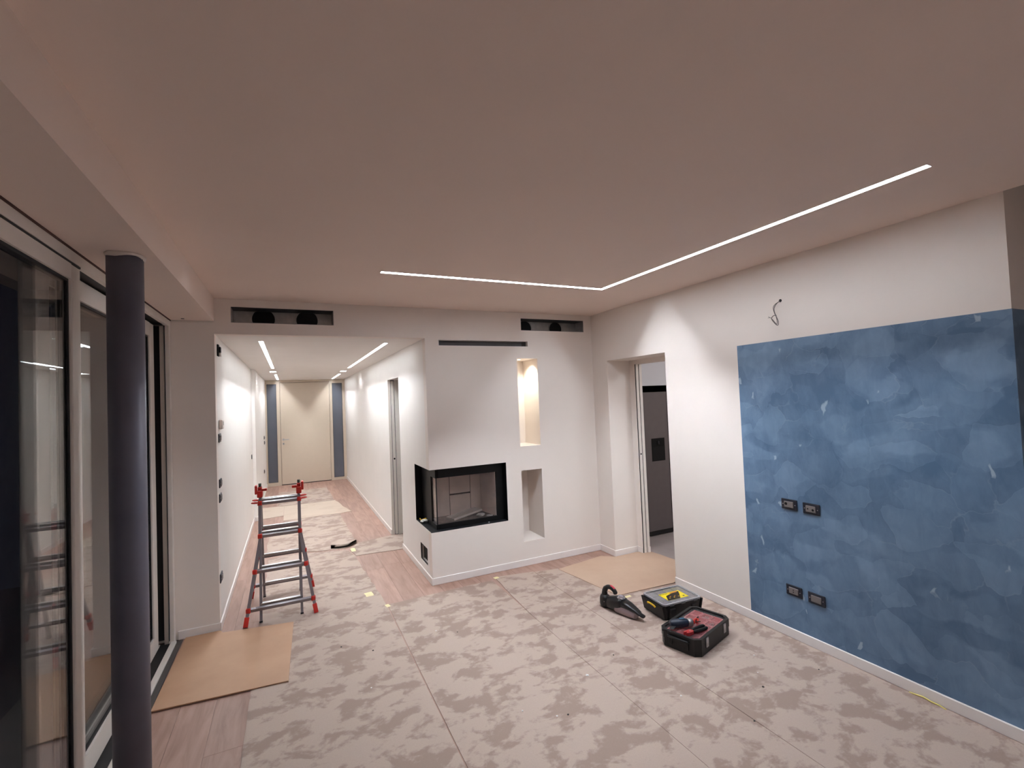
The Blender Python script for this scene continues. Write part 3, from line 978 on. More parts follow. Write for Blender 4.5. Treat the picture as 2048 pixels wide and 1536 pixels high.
vent(VENT_L, 'open duct box with two black ducts above the hall opening', (.236, .590), .090, .062)
vent(VENT_R, 'open duct box with two black ducts above the chimney', (.125, .525), .082, .050)
v = empty('slot_diffuser', (SLOT_A[0], YF, SLOT_A[2]))
tag(v, 'long narrow white-edged air slot high on the chimney wall', 'air vent')
W_, H_ = SLOT_A[1] - SLOT_A[0], SLOT_A[3] - SLOT_A[2]
b = MB()
b.box(-.010, W_ + .010, -.004, 0, H_, H_ + .008); b.box(-.010, W_ + .010, -.004, 0, -.008, 0)
b.box(-.010, 0, -.004, 0, 0, H_); b.box(W_, W_ + .010, -.004, 0, 0, H_); b.build('frame', TRIM, v)
b = MB(); b.box(.0005, W_ - .0005, .07, .074, .0005, H_ - .0005); b.build('recess', mat('dark_grey_slot', (86, 82, 84), .6), v)
for k in range(5):
    b = MB(); x = W_ - .008 - k * .007; b.box(x - .0012, x + .0012, .03, .069, .001, H_ - .001); b.build('fin', mat('dark_grey_slot', (86, 82, 84)), v)

# ------------------------------------------------------------------ sockets, switches and wire
SOCK = mat('grey_socket_insert', (112, 106, 104), .5)
SOCKF = mat('navy_black_plate', (24, 27, 40), .5)


def plate(name, loc, rotz, label, cat, group, insert=True, wdt=.116, hgt=.074, variant=0, thick=.009):
    """wall box plate: local x = width, local -y = out of the wall"""
    e = empty(name, loc, rotz)
    tag(e, label, cat, group)
    b = MB(); b.box(-wdt / 2, wdt / 2, -thick, 0, -hgt / 2, hgt / 2, bev=.005, seg=2); b.build('plate', SOCKF, e)
    if insert:
        b = MB(); b.box(-.033, .033, -thick - .006, -thick + .002, -.021, .021, bev=.0015, seg=1); ins = b.build('insert', SOCK, e)
        for sx in (-1, 1):
            b = MB(); M = Matrix.Translation((sx * .044, -thick, 0)) @ Matrix.Rotation(PI / 2, 4, 'X'); b.lathe([(.0032, -.001), (.0032, .0015)], M, 10); b.build('screw', STEEL, e)
        pts = {0: [(-.018, .004, .010)], 1: [(-.018, 0, .005), (.016, -.004, .008)], 2: [(0, .007, .004), (0, -.007, .004)], 3: []}[variant]
        for (px, pz, r_) in pts:
            b = MB(); M = Matrix.Translation((px, -thick - .006, pz)) @ Matrix.Rotation(PI / 2, 4, 'X'); b.lathe([(r_, -.002), (r_, .0006)], M, 14); b.build('socket_hole', BLACK, ins)
    return e


RW = PI / 2 * -1     # plate facing -x on the right wall


def on_right(y, z, label, var):
    e = plate('wall_socket', (XR - .002, y, z), -PI / 2, label, 'socket', 'sockets in the blue plaster', variant=var)
    return e


on_right(2.192, .948, 'upper socket plate on blue plaster, one nearer the doorway, with round hole', 0)
on_right(2.037, .945, 'upper socket plate on blue plaster, one farther from the doorway', 1)
on_right(2.192, .341, 'lower socket plate on blue plaster, one nearer the doorway', 2)
on_right(2.036, .339, 'lower blank socket plate on blue plaster, farther from the doorway', 3)


def on_left(y, z, x, label, name='wall_switch', **k):
    return plate(name, (x, y, z), PI / 2, label, 'switch', 'dark plates on the hall wall', **k)


on_left(4.665, 1.541, XL, 'dark switch plate just under the white thermostat', variant=3)
on_left(4.655, 1.163, XL, 'dark plate at waist height, upper of the close pair', variant=3)
on_left(4.640, 1.043, XL, 'dark plate at waist height, lower of the close pair', variant=3)
on_left(4.590, .400, XL, 'dark socket plate low by the hall corner', name='wall_socket', variant=2)
on_left(11.10, 1.160, XL + .045, 'small dark switch by the front door, upper one', variant=3)
on_left(11.15, 1.055, XL + .045, 'small dark switch by the front door, lower one', variant=3)
on_left(10.88, .485, XL + .045, 'small dark socket low beside the front door', name='wall_socket', variant=2)
b = MB(); b.lathe([(.036, 0), (.036, .008)], Matrix.Translation((XL, 8.23, 1.04)) @ Matrix.Rotation(PI / 2, 4, 'Y'), 20)
o = b.build('wall_box', SOCKF); tag(o, 'small round dark wall box halfway down the hall', 'wall box')
t = empty('thermostat', (XL, 4.70, 1.655)); tag(t, 'white rounded thermostat on the hall wall by the corner', 'thermostat')
b = MB(); b.box(0, .030, -.055, .055, -.042, .042, bev=.012, seg=3); b.build('body', mat('white_device_plastic', (222, 214, 208), .4), t)
b = MB(); b.box(.030, .0306, -.03, .03, -.008, .022); b.build('screen', mat('grey_lcd', (150, 148, 142), .3), t)
t = empty('sensor', (XL, 4.66, 2.285)); tag(t, 'black and white motion sensor high on the hall corner', 'sensor')
b = MB(); b.box(0, .014, -.03, .03, -.05, .05, bev=.003, seg=1); b.build('back_plate', BLACK, t)
b = MB(); b.box(.014, .028, -.022, .026, -.020, .030, bev=.004, seg=1); b.build('body', BLACK, t)
b = MB(); b.box(.014, .030, -.022, .026, -.050, -.021, bev=.004, seg=1); b.build('lens', mat('white_device_plastic', (222, 214, 208)), t)

# dangling wire
wv = empty('wall_wire', (XR, 2.176, 2.400)); tag(wv, 'loose grey electric wire coiled out of a hole above the blue panel', 'wire')
b = MB(); b.lathe([(.011, -.001), (.011, .0012)], Matrix.Rotation(-PI / 2, 4, 'Y'), 16); b.build('conduit_hole', DUCT, wv)
WIRE = mat('grey_wire_sheath', (96, 86, 82), .5)


def curve_pts(ctrl, n=8):
    P = [Vector(c_) for c_ in ctrl]
    P = [P[0] * 2 - P[1]] + P + [P[-1] * 2 - P[-2]]
    out = []
    for i in range(1, len(P) - 2):
        for k in range(n):
            t_ = k / n
            a_, b_, c_, d_ = P[i - 1], P[i], P[i + 1], P[i + 2]
            out.append(.5 * ((2 * b_) + (-a_ + c_) * t_ + (2 * a_ - 5 * b_ + 4 * c_ - d_) * t_ ** 2 + (-a_ + 3 * b_ - 3 * c_ + d_) * t_ ** 3))
    out.append(P[-2])
    return out


b = MB(); b.tube(curve_pts([(0, 0, 0), (-.025, .012, -.02), (-.04, .022, -.05), (-.045, .018, -.08), (-.05, .004, -.112), (-.055, -.012, -.150), (-.055, -.012, -.175), (-.052, 0, -.178), (-.05, .022, -.155), (-.055, .036, -.125), (-.05, .022, -.106), (-.045, .004, -.108)]), .0026, 6)
b.build('cable', WIRE, wv)
b = MB(); b.tube(curve_pts([(0, .002, 0), (-.03, .022, -.025), (-.045, .026, -.05), (-.048, .018, -.085), (-.055, .002, -.115), (-.06, -.008, -.150), (-.06, -.004, -.172), (-.055, .016, -.15), (-.05, .034, -.13)]), .0020, 6)
b.build('cable', WIRE, wv)
b = MB(); b.tube(curve_pts([(-.055, .034, -.122), (-.062, .045, -.116), (-.066, .052, -.108)]), .0012, 5); b.tube(curve_pts([(-.055, .034, -.122), (-.064, .046, -.118), (-.07, .054, -.119)]), .0012, 5); b.build('stripped_end', WIRE, wv)

# ------------------------------------------------------------------ fridge
f = empty('fridge', (3.958, 4.545, 0)); tag(f, 'dark steel side-by-side fridge in the kitchen recess', 'fridge')
INOX = mat('dark_inox', (112, 106, 106), .36, metal=.55, var=.03)
INOXD = mat('dark_fridge_side', (36, 35, 36), .5)
b = MB(); b.box(.005, .905, .075, .72, .06, 1.77); b.build('cabinet', INOXD, f)
b = MB(); b.box(0, .375, 0, .070, .065, 1.785, bev=.006); ld_ = b.build('freezer_door', INOX, f)
b = MB(); b.box(.405, .91, 0, .070, .065, 1.785, bev=.006); b.build('fridge_door', INOX, f)
b = MB(); b.box(.375, .405, .03, .074, .065, 1.785); b.build('handle_groove', UPVCD, f)
b = MB(); b.box(.094, .306, -.003, .001, .923, 1.206, bev=.001, seg=1); dsp = b.build('dispenser', mat('gloss_black_panel', (8, 8, 9), .5, spec=.2), ld_)
b = MB(); b.box(.110, .290, -.0035, -.0028, .935, 1.10); b.build('dispenser_recess', BLACK, dsp)
b = MB(); b.cyl((.20, -.004, 1.13), (.20, -.004, 1.17), .014, 12); b.build('spout', UPVCD, dsp)
b = MB(); b.box(.0, .91, .02, .70, .012, .058); b.build('plinth', UPVCD, f)
for px in (.06, .85):
    b = MB(); b.cyl((px, .10, 0), (px, .10, .013), .018, 12); b.build('foot', UPVCD, f)

# ------------------------------------------------------------------ floor protection


def rough_poly(pts, jit, step=.10, seed=1, keep=()):
    rnd = random.Random(seed)
    out = []
    n = len(pts)
    for i in range(n):
        a_, b_ = Vector(pts[i]), Vector(pts[(i + 1) % n])
        ln = (b_ - a_).length
        k = max(1, int(ln / step))
        nrm = Vector((-(b_ - a_).y, (b_ - a_).x)).normalized()
        j = jit[i] if isinstance(jit, (list, tuple)) else jit
        for q in range(k):
            p_ = a_ + (b_ - a_) * (q / k)
            if q:
                p_ += nrm * rnd.uniform(-j, j)
            out.append((p_.x, p_.y))
    return out


def sheet(label, pts, m, z0=.0006, th=.0040, jit=.003, seed=1, name='floor_paper', cat='floor paper', group='grey protective paper sheets'):
    b = MB()
    b.prism(rough_poly(pts, jit, seed=seed), z0, z0 + th)
    o = b.build(name, m)
    tag(o, label, cat, group)
    return o


y_near = -1.2
sheet('mottled grey paper strip under the ladder, running up to the hall', [(-.262, y_near), (.7290, y_near), (.7298, 4.285), (.655, 5.83), (.60, 6.12), (.30, 6.20), (-.02, 6.33), (-.262, 6.28), (-.262, 4.2)], PAPER, jit=[.001, .0004, .012, .012, .02, .015, .02, .006, .002], seed=2)
sheet('mottled grey paper strip in the hall, just past the torn edge', [(-.30, 6.36), (-.02, 6.40), (.32, 6.27), (.60, 6.22), (.735, 6.38), (.700, 8.22), (.40, 8.24), (-.12, 8.20), (-.30, 7.75)], PAPER, jit=[.012, .012, .02, .01, .01, .01, .01, .01, .008], seed=3)
sheet('plain beige paper laid across the hall', [(-.13, 8.24), (.40, 8.27), (.70, 8.25), (.90, 8.30), (.80, 8.80), (.73, 9.45), (-.13, 9.45)], PAPER2, jit=[.012, .012, .012, .012, .012, .006, .001], seed=4)
sheet('plain beige paper piece reaching the hall wall behind the ladder', [(-.485, 8.57), (-.133, 8.62), (-.133, 9.45), (-.475, 9.50)], PAPER2, jit=[.012, .001, .006, .002], seed=14)
sheet('mottled paper strip ending before the front door', [(-.24, 9.47), (.72, 9.47), (.68, 11.02), (-.10, 10.96), (-.24, 11.0)], PAPER, jit=.010, seed=5)
sheet('mottled paper piece running into the pocket door opening', [(.668, 5.835), (1.19, 5.795), (1.55, 5.80), (1.55, 6.46), (1.20, 6.46), (.95, 6.42), (.75, 6.36), (.62, 6.14)], PAPER, jit=[.008, 0, 0, 0, .004, .008, .008, .008], seed=6)
sheet('mottled grey paper strip in the middle, ending near the chimney', [(.7318, y_near), (1.7425, y_near), (1.7425, 3.48), (1.750, 4.30), (1.60, 4.31), (.740, 4.285)], PAPER, jit=[.001, .0004, .002, .004, .006, .0004], seed=7)
sheet('mottled grey paper strip with a slim gap beside it, near the toolboxes', [(1.744, y_near), (2.2072, y_near), (2.2072, 4.30), (1.802, 4.375), (1.745, 3.46)], PAPER, jit=[.001, .0004, .001, .006, .0004], seed=8)
sheet('mottled grey paper strip along the blue plaster under the toolboxes', [(2.2100, y_near), (3.172, y_near), (3.172, 3.35), (2.60, 3.40), (2.46, 4.24), (2.211, 4.29)], PAPER, jit=[.001, .001, .001, .002, .002, .0004], seed=9)

b = MB(); b.prism([(-.785, 3.500), (-.048, 3.436), (-.012, 4.335), (-.52, 4.425), (-.545, 4.476), (-.775, 4.478)], .006, .0135)
o = b.build('hardboard_sheet', CARD); tag(o, 'flat brown hardboard sheet by the sliding window', 'board')
b = MB(); b.prism(rough_poly([(2.452, 4.215), (2.57, 3.40), (3.172, 3.36), (3.185, 3.365), (3.60, 3.42), (3.64, 3.76), (3.60, 4.128), (3.47, 4.205), (3.17, 4.205), (3.05, 4.31)], [.002, .003, .001, .001, .004, .004, .002, .001, .001, .003], seed=12), .0048, .0092)
o = b.build('cardboard_sheet', CARD2); tag(o, 'flat brown cardboard sheet lying in the kitchen doorway', 'board')

# torn flap that curls up at the end of the hall strip
b = MB()
ring = []
pts = [(.42, 6.285), (.52, 6.245), (.62, 6.235), (.735, 6.36)]
lift = [.0005, .004, .012, .024]
lo_ = [(x, y, .0048 + z_) for (x, y), z_ in zip(pts, lift)]
hi_ = [(x + .01, y + .16, .0048) for (x, y) in pts]
b.loft([lo_, hi_], caps=False, closed=False)
bmesh.ops.solidify(b.bm, geom=b.bm.faces[:], thickness=.002)
o = b.build('torn_paper_flap', PAPER); tag(o, 'torn paper edge curling up beside the pocket door', 'paper flap')


def tape(label, cx, cy, w_, l_, rot, z=.0047):
    b = MB()
    c_, s_ = math.cos(rot), math.sin(rot)
    P = rough_poly([(-w_ / 2, -l_ / 2), (w_ / 2, -l_ / 2), (w_ / 2, l_ / 2), (-w_ / 2, l_ / 2)], .002, .02, seed=int(cx * 100))
    b.prism([(cx + x * c_ - y * s_, cy + x * s_ + y * c_) for x, y in P], z, z + .0006)
    o = b.build('masking_tape', TAPE); tag(o, label, 'tape', 'bits of masking tape on the floor paper')


tape('cream tape patch on the paper edge right of the ladder', .628, 4.60, .07, .10, .1)
tape('tiny tape bit at the corner where two paper strips meet', .735, 4.26, .035, .06, .2)
tape('cream tape piece by the curled torn flap in the hall', .66, 6.09, .05, .14, .0)
tape('cream tape strip behind the handheld vacuum', 2.58, 3.345, .17, .03, .02, z=.0047)
tape('tape bit at the tip of the paper near the chimney', 1.81, 4.345, .05, .045, .2)
b = MB(); b.tube([(XR - .020, 1.525, .004), (XR - .024, 1.50, .009), (XR - .018, 1.46, .012), (XR - .026, 1.42, .010), (XR - .022, 1.385, .008), (XR - .028, 1.355, .005)], .004, 6)
o = b.build('tape_strip', mat('yellow_tape', (236, 218, 130), .6)); tag(o, 'curled yellow tape strip at the skirting under the blue plaster', 'tape')
scrap('plaster_chip', 'small white plaster chip on the middle of the paper', 'chip', (1.665, 2.556, .0047), .012, WHITE, 21, .25)
CH = 'tiny crumbs scattered on the floor paper'
rnd = random.Random(5)
CR = [(1.30, 2.32), (1.36, 2.30), (.42, 3.10), (.50, 3.55), (.30, 3.72), (2.50, 1.95), (2.60, 2.06), (1.95, 2.66), (2.02, 2.12), (2.2, 1.78), (.98, 3.6), (1.12, 3.5), (2.75, 2.2), (2.95, 1.9), (1.15, 2.45)]
for i, (x, y) in enumerate(CR):
    scrap('crumb', 'tiny crumb lying on the mottled floor paper', 'crumb', (x, y, .0047), rnd.uniform(.004, .007), (WHITE, UPVCD)[i % 2 if i != 4 else 1], 40 + i, .5, CH)

# ------------------------------------------------------------------ ladder
lad = empty('telescopic_ladder', (-.10, 4.775, .0047))
tag(lad, 'grey telescopic step ladder with red joints at the hall entrance', 'ladder')
TZ = 1.0
IW, FW = .157, .257
FY = .310
RUNG_Z = (.940, .672, .398, .116)


def ladder_side(sg):
    def at(z):           # y offset along the leaning rail
        return sg * (.035 + (FY - .035) * (1 - z / TZ))
    outer_y = lambda z: at(z) + sg * .016
    inner_y = lambda z: at(z) - sg * .016
    for sx in (-1, 1):
        # outer flared rail: parallel at the top, spreading to the foot
        b = MB()
        pts = [(sx * IW, outer_y(.965), .965), (sx * IW, outer_y(.640), .640), (sx * FW, outer_y(.052), .052)]
        for a_, c_ in zip(pts, pts[1:]):
            b.bar(a_, c_, .024, .032, (1, 0, 0))
        ro = b.build('outer_rail', RAIL, lad)
        b = MB(); q = Vector(pts[2]); d_ = (Vector(pts[2]) - Vector(pts[1])).normalized()
        e_ = q + d_ * (.052 / abs(d_.z)) 
        b.bar(q - d_ * .02, e_, .034, .042, (1, 0, 0)); b.build('foot', RED, ro)
        b = MB(); b.bar((sx * (IW - .002), inner_y(1.0), 1.0), (sx * (IW - .002), inner_y(0.012), .012), .020, .030, (1, 0, 0)); ri = b.build('inner_rail', RAIL, lad)
        b = MB(); b.bar((sx * (IW - .002), inner_y(0.012), .012), (sx * (IW - .002), inner_y(0.0), .0), .024, .034, (1, 0, 0)); b.build('end_cap', BLACKP, ri)
        for k, z in enumerate(RUNG_Z):
            x = sx * (IW if z > .64 else IW + (FW - IW) * (.640 - z) / (.640 - .052))
            b = MB(); b.box(x - .018, x + .018, outer_y(z) - .022, outer_y(z) + .022, z - .022, z + .022, bev=.010, seg=2); b.build('joint_cap', RED, ro)
    for k, z in enumerate(RUNG_Z):
        xo = IW if z > .64 else IW + (FW - IW) * (.640 - z) / (.640 - .052)
        b = MB(); b.bar((-xo, outer_y(z), z), (xo, outer_y(z), z), .026, .026, (0, 1, .3)); b.build('rung', RAIL, lad)
        b = MB(); zi = z + .020
        b.bar((-IW, inner_y(zi), zi), (IW, inner_y(zi), zi), .034, .020, (0, 1, 0)); b.build('tread', STEEL, lad)


ladder_side(-1)
ladder_side(1)
for sx in (-1, 1):
    b = MB()
    b.box(sx * IW - .022, sx * IW + .022, -.055, .055, .985, 1.045, bev=.008)
    b.box(sx * IW - .016, sx * IW + .016, -.030, .030, 1.035, 1.075, bev=.006)
    hb = b.build('hinge', RED, lad)
    b = MB(); b.box(sx * (IW + .030) - .010, sx * (IW + .030) + .010, -.045, .030, 1.015, 1.090, bev=.005); b.box(sx * (IW - .035) - .022, sx * (IW - .035) + .022, -.05, -.02, 1.040, 1.062, bev=.006); b.build('locking_lever', RED, hb)
    b = MB(); b.cyl((sx * IW, -.005, 1.06), (sx * IW, -.005, 1.105), .012, 12); b.build('pin', mat('dark_steel_pin', (90, 92, 84), .35, metal=.8), hb)
    for sg in (-1, 1):
        y = sg * (.035 + .275 * .06 + .016)
        b = MB()
        b.tube(curve_pts([(sx * (IW + .012), y - .016, .945), (sx * (IW + .045), y - .018, .948), (sx * (IW + .062), y, .948), (sx * (IW + .045), y + .018, .948), (sx * (IW + .012), y + .016, .945)], 5), .006, 8)
        b.build('lock_handle', RED, lad)

# ------------------------------------------------------------------ organiser case with red bins (near)
A = empty('organiser_case', (2.595, 2.547, .0047), math.radians(16.5))
tag(A, 'black organiser case with red bins under a clear lid', 'tool case')
LX, LY, HZ = .243, .148, .116


def chamfer(hx, hy, c_):
    return [(-hx + c_, -hy), (hx - c_, -hy), (hx, -hy + c_), (hx, hy - c_), (hx - c_, hy), (-hx + c_, hy), (-hx, hy - c_), (-hx, -hy + c_)]


b = MB()
rings = []
for z, s_ in ((0, .965), (.006, .985), (.060, .985), (.062, 1.0), (.085, 1.0)):
    rings.append([(x * s_, y * s_, z) for x, y in chamfer(LX, LY, .035)])
b.loft(rings, smooth=False)
b.build('body', BLACKP, A)
b = MB()   # raised rim round the lid
o_, i_ = chamfer(LX, LY, .035), chamfer(LX - .020, LY - .020, .028)
b.loft([[(x, y, .085) for x, y in o_], [(x, y, HZ) for x, y in o_], [(x, y, HZ) for x, y in i_], [(x, y, .085) for x, y in i_]], caps=False, smooth=False)
b.build('rim', BLACKP, A)
b = MB(); b.prism(i_, .0852, .0868); b.build('tray_floor', mat('maroon_tray', (118, 46, 54), .5), A)
BINM = mat('translucent_red_bin', (222, 128, 134), .4)
BIND = mat('dark_red_bin_floor', (170, 62, 74), .5)
xs = [-.205, -.135, -.050, .035, .120, .205]
for i in range(5):
    cols = (-.112, 0.0, .112) if i != 0 else (-.112, .0, .112)
    ys = [-.112, -.037, .037, .112]
    for j in range(3):
        if i in (2,) and j == 2:
            continue
        x0_, x1_ = xs[i] + .003, xs[i + 1] - .003
        if i == 2 and j == 1:
            y0_, y1_ = ys[1] + .003, ys[3] - .003
        else:
            y0_, y1_ = ys[j] + .003, ys[j + 1] - .003
        t_ = .004
        b = MB()
        b.box(x0_, x1_, y0_, y0_ + t_, .0870, .1015); b.box(x0_, x1_, y1_ - t_, y1_, .0870, .1015)
        b.box(x0_, x0_ + t_, y0_ + t_, y1_ - t_, .0870, .1015); b.box(x1_ - t_, x1_, y0_ + t_, y1_ - t_, .0870, .1015)
        bn = b.build('bin', BINM, A)
        b = MB(); b.box(x0_ + t_, x1_ - t_, y0_ + t_, y1_ - t_, .0870, .0885); b.build('bin_floor', BIND, bn)
b = MB(); b.prism(chamfer(LX - .021, LY - .021, .028), .1040, .1060); b.build('lid', LID, A)
for sx in (-.135, .13):    # metal latches on the long side facing the blue wall / camera
    b = MB(); b.box(sx - .016, sx + .016, -LY - .006, -LY + .001, .045, .108, bev=.002, seg=1); lt = b.build('latch', STEEL, A)
    b = MB(); b.box(sx - .010, sx + .010, -LY - .0075, -LY - .0055, .055, .075); b.build('latch_label', GALV, lt)
b = MB()
b.tube([(-LX - .002, -.075, .088), (-LX - .012, -.072, .088), (-LX - .012, .072, .088), (-LX - .002, .075, .088)], .008, 8); b.build('handle', BLACKP, A)
for sy in (-.06, .06):
    b = MB(); b.box(-LX - .005, -LX + .001, sy - .012, sy + .012, .03, .075, bev=.002, seg=1); b.build('handle_bracket', BLACKP, A)
for i, sx in enumerate((-.15, -.05, .07, .16)):
    b = MB(); b.box(sx - .016, sx + .016, LY - .018, LY + .004, .098, .1155, bev=.003, seg=1); b.build('hinge_clip', mat('grey_clip', (96, 96, 98), .5), A)
for i in range(2):
    b = MB(); b.box(-LX - .004, -LX + .018, .055 + i * .045, .078 + i * .045, .100, .1165, bev=.003, seg=1); b.build('side_clip', BLACKP, A)
rs = random.Random(3)
SCREW = mat('zinc_screw', (200, 198, 194), .3, metal=.9)
for i, (cx, cy) in enumerate([(.165, .0), (.15, .01), (.175, -.012), (.16, -.02), (.078, -.07), (.09, -.085), (.07, -.09), (.1, -.07), (-.09, .07), (-.1, .085)]):
    an = rs.uniform(0, PI)
    b = MB(); dx, dy = .011 * math.cos(an), .011 * math.sin(an)
    b.cyl((cx - dx, cy - dy, .0905), (cx + dx, cy + dy, .0915), .0022, 6); b.cyl((cx + dx, cy + dy, .0915), (cx + dx * 1.15, cy + dy * 1.15, .0915), .004, 8)
    b.build('screw', SCREW, A)

ZL = .0047 + .1062
# cordless screwdriver lying on the lid
ca, sa = math.cos(math.radians(16.5)), math.sin(math.radians(16.5))
aw = lambda x, y: (2.595 + x * ca - y * sa, 2.547 + x * sa + y * ca)
px, py = aw(-.115, .040)
dr = empty('cordless_screwdriver', (px, py, ZL), math.radians(-22))
tag(dr, 'navy cordless screwdriver with silver collar lying on the organiser lid', 'screwdriver')
NAVY = mat('navy_tool_plastic', (24, 36, 54), .35)
RX = Matrix.Translation((0, 0, .030)) @ Matrix.Rotation(PI / 2, 4, 'Y')
b = MB(); b.lathe([(.018, -.085), (.026, -.078), (.0295, -.045), (.0298, .0), (.028, .030), (.025, .040)], RX, 20); b.build('body', NAVY, dr)
b = MB(); b.lathe([(.0245, .040), (.0275, .046), (.0275, .066), (.022, .076)], RX, 20); b.build('collar', STEEL, dr)
b = MB(); b.lathe([(.015, .076), (.015, .084), (.011, .094)], RX, 14); b.build('chuck', RED, dr)
b = MB(); b.lathe([(.0035, .094), (.0032, .135)], RX, 8); b.build('bit', BLACK, dr)
b = MB(); b.loft([[(-.070, -.014, .030), (-.040, -.016, .030), (-.040, .016, .030), (-.070, .014, .030)], [(-.105, -.050, .016), (-.085, -.055, .016), (-.075, -.030, .016), (-.100, -.026, .016)]], smooth=False); b.build('grip', BLACKP, dr)
b = MB(); b.box(-.02, .02, -.010, .010, .0575, .0625, bev=.002); b.build('slide_switch', mat('teal_switch', (30, 70, 96), .4), dr)

px, py = aw(-.115, -.060)
pc = empty('wire_crimper', (px, py, ZL), math.radians(3))
tag(pc, 'crimping pliers with red head and black grips on the organiser lid', 'pliers')
b = MB(); b.prism([(-.105, .012), (-.085, .020), (-.050, .020), (-.030, .014), (-.030, -.012), (-.055, -.018), (-.085, -.014), (-.100, -.006), (-.078, .002)], .002, .022); b.build('head', REDD, pc)
b = MB(); b.tube(curve_pts([(-.032, .010, .014), (.02, .014, .014), (.07, .014, .014), (.098, .006, .014)], 4), [.010] + [.0125] * 10 + [.012, .009], 10); b.build('grip', BLACKP, pc)
b = MB(); b.tube(curve_pts([(-.032, -.008, .012), (.02, -.016, .0125), (.07, -.020, .0125), (.098, -.014, .0115)], 4), [.009] + [.0115] * 10 + [.011, .008], 10); b.build('grip', BLACKP, pc)
b = MB(); b.lathe([(.005, .020), (.005, .0245)], Matrix.Translation((-.055, 0, 0)), 12); b.build('pivot', STEEL, pc)
px, py = aw(.045, .012)
rp = empty('red_pliers', (px, py, ZL), math.radians(30))
tag(rp, 'small bright red pliers behind the screwdriver tip', 'pliers')
b = MB(); b.tube(curve_pts([(-.055, -.012, .008), (-.02, -.014, .008), (.01, -.004, .008)], 4), .0065, 8); b.build('grip', RED, rp)
b = MB(); b.tube(curve_pts([(-.055, .012, .008), (-.02, .014, .008), (.01, .004, .008)], 4), .0065, 8); b.build('grip', RED, rp)
b = MB(); b.prism([(.006, -.008), (.020, -.007), (.05, -.002), (.05, .002), (.020, .007), (.006, .008)], .003, .012); b.build('jaw', BLACK, rp)

# ------------------------------------------------------------------ organiser with grey lid and yellow label (far)
B = empty('deep_organiser', (2.768, 2.957, .0047), math.radians(-4))
tag(B, 'black deep organiser with grey clear lid and yellow label', 'tool case')
BX, BY = .183, .134
b = MB()
rings = []
for z, s_ in ((0, .90), (.010, .92), (.085, .985), (.100, 1.0), (.116, 1.0)):
    rings.append([(x * s_, y * s_, z) for x, y in chamfer(BX, BY, .016)])
b.loft(rings, smooth=False); b.build('body', BLACKP, B)
for sx in (-1, 1):
    b = MB(); b.loft([[(sx * (BX - .015), -BY * .95, .010), (sx * (BX - .015), BY * .95, .010), (sx * (BX + .004), BY * .98, .112), (sx * (BX + .004), -BY * .98, .112)],
                      [(sx * (BX - .004), -BY * .95, .010), (sx * (BX - .004), BY * .95, .010), (sx * (BX + .018), BY * .98, .112), (sx * (BX + .018), -BY * .98, .112)]], smooth=False)
    b.build('end_cap', BLACKP, B)
    b = MB(); b.tube(curve_pts([(sx * (BX + .016), -.045, .082), (sx * (BX + .026), -.030, .096), (sx * (BX + .026), .030, .096), (sx * (BX + .016), .045, .082)], 5), .007, 8); b.build('latch', YEL, B)
for k in range(2):
    x = (-.105, .105)[k]
    b = MB(); b.loft([[(x - .035, -BY * .93 - .002, .012), (x + .035, -BY * .93 - .002, .012), (x + .028, -BY - .001, .090), (x - .028, -BY - .001, .090)],
                      [(x - .028, -BY - .012, .016), (x + .028, -BY - .012, .016), (x + .022, -BY - .010, .084), (x - .022, -BY - .010, .084)]], smooth=False)
    b.build('buttress', BLACKP, B)
BINC = mat('cream_grey_bin', (206, 196, 190), .5)
for i in range(4):
    for j in range(3):
        x0_, y0_ = -.168 + i * .0845, -.120 + j * .081
        b = MB(); b.box(x0_, x0_ + .078, y0_, y0_ + .075, .1165, .119, bev=.001, seg=1)
        b.build('bin', mat('pale_yellow_bin', (224, 206, 110), .5) if (i, j) in ((2, 2), (3, 2)) else (mat('rosy_bin', (196, 172, 168), .5) if (i + j) % 3 == 0 else BINC), B)
b = MB(); b.prism(chamfer(BX - .001, BY - .001, .018), .1205, .1265); ldB = b.build('lid', LIDG, B)
b = MB()
o_, i_ = chamfer(BX + .003, BY + .003, .018), chamfer(BX - .012, BY - .012, .012)
b.loft([[(x, y, .1162) for x, y in o_], [(x, y, .1275) for x, y in o_], [(x, y, .1275) for x, y in i_], [(x, y, .1267) for x, y in i_]], caps=False, smooth=False)
b.build('lid_edge', mat('grey_lid_edge', (150, 148, 150), .4), ldB)
for x in (-.11, .0, .12):
    b = MB(); b.box(x - .020, x + .020, -BY - .007, -BY + .004, .108, .124, bev=.003, seg=1); b.build('lid_clip', mat('grey_clip', (96, 96, 98)), B)
b = MB(); b.box(-.125, .085, BY - .022, BY - .014, .1268, .1280); b.build('hinge_slot', UPVCD, ldB)
# printed label
lz = .1266
lb = MB(); lb.box(-.098, .104, -.082, .044, lz, lz + .0006); lab = lb.build('label', mat('yellow_label_print', (240, 214, 40), .4), ldB)
b = MB(); b.prism([(-.098, -.082), (.020, -.082), (.070, -.010), (.092, .030), (.060, .034), (-.010, .010), (-.060, -.006)], lz + .0006, lz + .0010); b.build('label_black_print', mat('label_black', (34, 30, 28), .4), lab)
b = MB(); b.prism([(-.010, .030), (.090, .044), (.070, .022), (.012, .016)], lz + .0010, lz + .0013); b.build('label_orange_print', mat('label_orange', (214, 140, 60), .4), lab)
for k in range(5):
    x = -.055 + k * .022
    b = MB(); b.box(x - .007, x + .007, -.052 + (k % 2) * .022, -.044 + (k % 2) * .022, lz + .0010, lz + .0013); b.build('label_tool_print', mat('label_orange', (214, 140, 60)) if k % 2 else YEL, lab)
tx = bpy.data.curves.new('label_text', 'FONT'); tx.body = 'STANLEY'; tx.size = .019; tx.extrude = .0002
